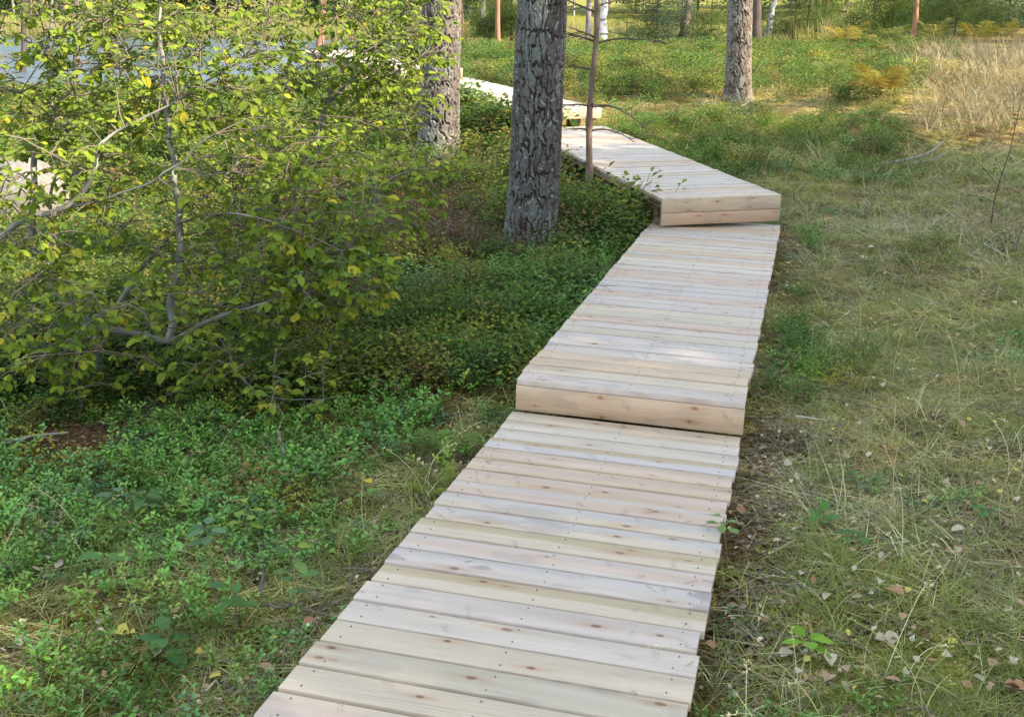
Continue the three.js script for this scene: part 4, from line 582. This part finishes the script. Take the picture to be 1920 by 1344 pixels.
seedling('little green sprout with four smooth leaves poking over the deck edge', 1362, 1075, 0.2, 0.05, 6, [0.17, 0.25, 0.07], { from: 0.75, lean: -0.12, prof: OBOVATE });
seedling('bright green seedling with five big leaves in the grass', 1515, 1240, 0.07, 0.07, 6, [0.2, 0.34, 0.03], { from: 0.7, prof: OVATE, w: 0.6 });
seedling('dark green seedling in the grass beside a yellow leaf', 1545, 1000, 0.08, 0.06, 6, [0.08, 0.19, 0.035], { from: 0.5 });
seedling('low dark leafed weed lying in the thin grass', 1605, 1035, 0.05, 0.06, 4, [0.08, 0.17, 0.04]);
seedling('patch of small green clover-like leaves in the right-hand grass', 1850, 985, 0.06, 0.045, 9, [0.09, 0.2, 0.05], { from: 0.3 });
seedling('small bluish weed right beside the deck edge', 1362, 1200, 0.07, 0.035, 9, [0.08, 0.16, 0.06], { from: 0.3, prof: OVATE, w: 0.4 });
{
  const b = groundAt(1895, 470), t = thing('bare_shrub', 'low bare twiggy shrub in straw beside the young birch whip', 'shrub', b), r = rngOf(44);
  for (let k = 0; k < 16; k++) { const a = r() * 6.28, L = 0.25 + r() * 0.35, s = new Shape(), pts = [V((r() - 0.5) * 0.2, -0.02, (r() - 0.5) * 0.2)]; for (let j = 1; j < 5; j++) pts.push(V(pts[0].x + Math.cos(a) * L * 0.5 * j / 4 + (r() - 0.5) * 0.04, L * (j / 4) * (0.9 - 0.1 * j / 4), pts[0].z + Math.sin(a) * L * 0.5 * j / 4 + (r() - 0.5) * 0.04)); s.tube(pts, [0.004, 0.0034, 0.0028, 0.002, 0.001], 4, vary([0.3, 0.22, 0.17], r, 0.3), false); for (let j = 2; j < 5; j++) { const o = pts[j], a2 = a + (r() - 0.5) * 3; s.tube([o, V(o.x + Math.cos(a2) * 0.09, o.y + 0.05, o.z + Math.sin(a2) * 0.09)], [0.002, 0.0008], 3, [0.28, 0.2, 0.16], false); } part('stem', s.geo(), barkMat, t); }
}
// young birch whip at the right
{
  const b = groundAt(1858, 432), t = thing('birch_sapling', 'thin young birch whip with toothed green leaves in the dry grass', 'sapling', b), s = new Shape(), k = -b.z / FOCAL, P = (u, v) => V((u - 1858) * k, (432 - v) * k * 1.02, 0), r = rngOf(9), tips = [];
  s.tube([P(1858, 440), P(1857, 380), P(1862, 340), P(1872, 290), P(1878, 220), P(1880, 170)], [0.007, 0.006, 0.005, 0.004, 0.003, 0.0015], 6, [0.1, 0.07, 0.06]); part('stem', s.geo(), barkMat, t);
  for (const [u0, v0, u1, v1] of [[1860, 350, 1790, 285], [1862, 345, 1905, 320], [1872, 292, 1925, 225], [1858, 380, 1800, 365], [1876, 250, 1860, 200], [1865, 330, 1835, 290], [1858, 400, 1915, 380]]) { const q = new Shape(), a = P(u0, v0), c = P(u1, v1); c.z += (r() - 0.5) * 0.2; q.tube([a, a.clone().lerp(c, 0.5).add(V(0, 0.02, 0.01)), c], [0.0026, 0.002, 0.001], 4, [0.1, 0.07, 0.06]); part('twig', q.geo(), barkMat, t); for (let j = 0; j < 6; j++) tips.push(a.clone().lerp(c, 0.35 + 0.65 * j / 5)); }
  for (const q of tips) { const l = new Shape().leaf(V(0, 0, 0), V(1, 0, 0), V(0, 1, 0), 0.05 + r() * 0.02, 0.045, OVATE, ONE, 0.15, 0.2).geo(), m = part('leaf', l, leafTones[[3, 0, 1][Math.floor(r() * 3)]], t), d = dirOf(r() * 6.28, -0.4 + r() * 0.5), zz = V(0, 0, 0).crossVectors(d, V(0, 1, 0)).normalize(); m.quaternion.setFromRotationMatrix(new THREE.Matrix4().makeBasis(d, V(0, 0, 0).crossVectors(zz, d), zz)); m.position.copy(q); }
}

// ---------------------------------------------------------------- fallen leaves, sticks, stones
{
  const tones = [[0.46, 0.36, 0.24], [0.36, 0.19, 0.1], [0.46, 0.38, 0.26], [0.36, 0.23, 0.13], [0.3, 0.14, 0.08], [0.5, 0.4, 0.09]].map((c) => new THREE.MeshPhysicalMaterial({ color: new THREE.Color(...c), roughness: 0.85, specularIntensity: 0.3, side: THREE.DoubleSide })), r = rngOf(333);
  const geos = [0, 1, 2, 3].map((k) => new Shape().leaf(V(-0.5, 0, 0), V(1, 0.12 * (k % 2), 0).normalize(), V(0, 1, 0), 1, 0.7 + 0.08 * k, [ROUND, OVATE, OBOVATE, OVATE][k], ONE, [0.5, 0.3, -0.4, 0.7][k], [0.25, -0.3, 0.3, 0.15][k]).geo());
  geos.forEach((g) => g.deleteAttribute('color'));
  const lay = (u, v, size, tone, label, group) => { const p = groundAt(u, v), m = part('fallen_leaf', geos[Math.floor(r() * 4)], tones[tone], scene); m.position.set(p.x, p.y + 0.03, p.z); m.rotation.set((r() - 0.5) * 1.0, r() * 6.28, (r() - 0.5) * 1.0); m.scale.setScalar(size); tag(m, label, 'leaf', group); };
  const named = [[1472, 1250, 0.055, 0, 'tan birch leaf lying near the bright green seedling'], [1676, 1128, 0.07, 1, 'large russet leaf curled in the right-hand grass'], [1548, 1138, 0.04, 0, 'small peach coloured leaf between russet leaf and deck'], [1650, 1110, 0.035, 2, 'pale leaf touching the large russet leaf'], [1388, 970, 0.05, 1, 'rust brown leaf beside the deck on bare soil'], [1330, 1240, 0.04, 1, 'rust brown leaf in the shadow right at the deck side'], [1668, 1305, 0.055, 3, 'curled brown leaf with a turned up edge'], [1580, 1320, 0.045, 0, 'pale peach leaf folded flat in the grass'], [1800, 1050, 0.055, 1, 'orange brown leaf in the grass far right of the deck'], [406, 1286, 0.045, 5, 'round yellow leaf standing on edge near the deck'], [295, 1244, 0.04, 2, 'pale torn leaf below the dark low seedling'], [345, 1162, 0.05, 1, 'two-lobed rust leaf among the lingonberry'], [416, 1040, 0.045, 1, 'russet leaf beside the bare pale stalk'], [700, 1000, 0.045, 3, 'brown leaf under the yellow-topped seedling'], [590, 1165, 0.06, 3, 'dry brown leaf against the deck planks'], [575, 1190, 0.05, 4, 'dark curled leaf at the corner of a plank'], [500, 1280, 0.05, 3, 'brown oak leaf beside the lowest planks'], [255, 775, 0.07, 4, 'reddish dead leaf under the leafy bush'], [1650, 740, 0.05, 2, 'bright pale leaf alone in the middle of the grass'], [1900, 575, 0.06, 2, 'pale leaf pair by the far right grass']];
  for (const [u, v, s, k, l] of named) lay(u, v, s, k, l);
  for (let k = 0; k < 230; k++) { const right = k < 165, u = right ? 1430 + r() * 500 : r() * 620, v = right ? 460 + r() * 880 : 760 + r() * 580, p = groundAt(u, v); if (deckAt(p.x, p.z).d < 0.06) continue; lay(u, v, 0.022 + r() * 0.032 * r(), [0, 2, 2, 0, 3, 1, 5, 3][Math.floor(r() * 8)], right ? 'small dry fallen leaf scattered in the grass right of the boardwalk' : 'small dry fallen leaf scattered left of the boardwalk', right ? 'fallen leaves on the right' : 'fallen leaves on the left'); }
  const stick = (label, list, r0, col, lift = 0.02) => { const pts = list.map(([u, v, h]) => { const p = groundAt(u, v); p.y += lift + (h ?? 0); return p; }), o = pts[0].clone(), cv = new THREE.CatmullRomCurve3(pts.map((p) => p.clone().sub(o))), pp = cv.getPoints(16), s = new Shape(); s.tube(pp, pp.map((_, k) => r0 * (1 - 0.6 * k / 16) * (0.9 + 0.2 * noise(k, r0 * 999))), 7, (a, q, p) => col.map((c) => c * (0.6 + 0.7 * fbm(q * 6, p.x * 30 + p.z * 30, 3)))); const m = part('fallen_stick', s.geo(), barkMat, scene); m.position.copy(o); tag(m, label, 'stick', 'sticks lying on the ground'); };
  const GS = [0.3, 0.27, 0.23];
  stick('grey forked dead branch on the ground below the ochre bracken', [[1640, 318, 0.02], [1690, 310, 0.03], [1730, 305, 0.05], [1768, 288, 0.12]], 0.022, GS);
  stick('thin grey stick lying against the forked dead branch', [[1700, 312], [1740, 309, 0.02], [1778, 298, 0.05]], 0.014, GS);
  stick('pale curved stick on bare moss under the stout sunlit pine', [[1360, 216], [1385, 208, 0.02], [1412, 198, 0.05]], 0.016, [0.45, 0.4, 0.32]);
  stick('bare grey branch lying in leaf litter under the leafy bush', [[-20, 852], [60, 838, 0.02], [130, 832, 0.03]], 0.012, GS);
  stick('crooked grey twig rising from leaf litter', [[-10, 880], [60, 850, 0.05], [110, 846, 0.02]], 0.007, GS);
  stick('dark twig lying near the lowest planks', [[495, 1145], [520, 1160, 0.02], [552, 1158]], 0.006, [0.16, 0.14, 0.12]);
  stick('crooked dark twig leaning between seedlings', [[490, 1120], [497, 1060, 0.02], [500, 1010, 0.04]], 0.006, [0.12, 0.1, 0.09]);
  stick('small pale wood splinter on the soil beside the deck', [[1492, 795], [1548, 796]], 0.007, [0.6, 0.52, 0.4]);
  stick('pale thin twig in the grass below the birch whip', [[1845, 470, 0.03], [1875, 478], [1890, 488]], 0.007, [0.5, 0.45, 0.36]);
  stick('long straw stalk leaning over the grass beside the deck', [[1690, 1070], [1685, 960, 0.05], [1650, 880, 0.1]], 0.0017, [0.5, 0.47, 0.28]);
  // granite boulder shining in the sun behind the bush
  const b = groundAt(40, 430), g = new THREE.IcosahedronGeometry(0.42, 5), pos = g.attributes.position; for (let k = 0; k < pos.count; k++) { const q = V(pos.getX(k), pos.getY(k), pos.getZ(k)), f = 1 + 0.35 * (fbm(q.x * 2 + 4, q.y * 2 + q.z * 2, 5) - 0.5); pos.setXYZ(k, q.x * f * 1.1, q.y * f * 0.95, q.z * f * 0.8); } g.computeVertexNormals();
  const gran = dataTexture(256, 256, (u, v) => { const k = 0.75 + 0.3 * tnoise(u, v, 60, 1) + 0.15 * tnoise(u, v, 8, 2); return [122 * k, 116 * k, 110 * k]; }); gran.repeat.set(3, 3);
  const m = part('boulder', g, new THREE.MeshStandardMaterial({ map: gran, roughness: 0.9 }), scene); m.position.set(b.x, b.y + 0.3, b.z); tag(m, 'pale granite boulder showing through the leafy bush', 'boulder');
}
{
  const r = rngOf(606), s = new Shape();
  for (let k = 0; k < 110; k++) { const q = SECT[k % 3], l = (r() < 0.5 ? r() * r() * 0.35 : 1 - r() * r() * 0.35) * W, m = mix(q.from, q.to, r()) * PITCH_P, p = q.o.clone().addScaledVector(q.r, l).addScaledVector(q.f, m).addScaledVector(q.up, 0.004), a = r() * 6.28, L = 0.02 + r() * 0.035, e = p.clone().addScaledVector(q.r, Math.cos(a) * L).addScaledVector(q.f, Math.sin(a) * L); s.tube([p, p.clone().lerp(e, 0.5).addScaledVector(q.up, 0.002 * r()).addScaledVector(q.r, (r() - 0.5) * 0.006), e], [0.0009, 0.0009, 0.0006], 3, vary([0.3, 0.2, 0.11], r, 0.4), false); }
  tag(part('pine_needles', s.geo(), dryMat, scene), 'loose brown pine needles lying on the planks', 'needles', null, 'stuff');
  const q = SECT[1], tw = new Shape(), P = (l, m, h) => q.o.clone().addScaledVector(q.r, l).addScaledVector(q.f, m).addScaledVector(q.up, h); tw.tube([P(-0.02, 1.9, 0.01), P(0.05, 1.87, 0.02), P(0.11, 1.84, 0.006)], [0.002, 0.0018, 0.001], 5, [0.16, 0.12, 0.09]); tw.tube([P(0.05, 1.87, 0.018), P(0.1, 1.93, 0.012), P(0.13, 1.95, 0.006)], [0.0016, 0.0012, 0.0008], 5, [0.16, 0.12, 0.09]);
  tag(part('fallen_twig', tw.geo(), barkMat, scene), 'small forked dead twig lying on the plank edge of the straight section', 'twig');
}
// withered hanging leaf on a stalk
{
  const b = groundAt(528, 872), t = thing('withered_stalk', 'withered pale leaf hanging on a thin dry stalk above the green carpet', 'dry stalk', b), s = new Shape(), k = -b.z / FOCAL; s.tube([V(0, 0, 0), V(0.01, 0.1, 0), V(-0.005, 0.17, 0.01), V(0.02, 0.23, 0)], [0.0022, 0.002, 0.0016, 0.001], 5, [0.4, 0.34, 0.22]); part('stem', s.geo(), barkMat, t);
  for (const [y, x, sz, a] of [[0.1, 0.0, 0.05, -1.2], [0.14, -0.005, 0.045, -1.5], [0.17, -0.01, 0.04, -1.0], [0.09, 0.01, 0.04, -1.9]]) { const l = new Shape().leaf(V(0, 0, 0), dirOf(0.4 + a, a), V(0.5, 0.2, 1), sz, sz * 0.5, OVATE, [0.56, 0.45, 0.33], 0.9, 0.5); const m = part('leaf', l.geo(), dryMat, t); m.position.set(x, y, 0.01); }
}
for (const o of scene.children) o.traverse((c) => { if (c.isMesh) shadow(c); });
renderer.render(scene, camera);
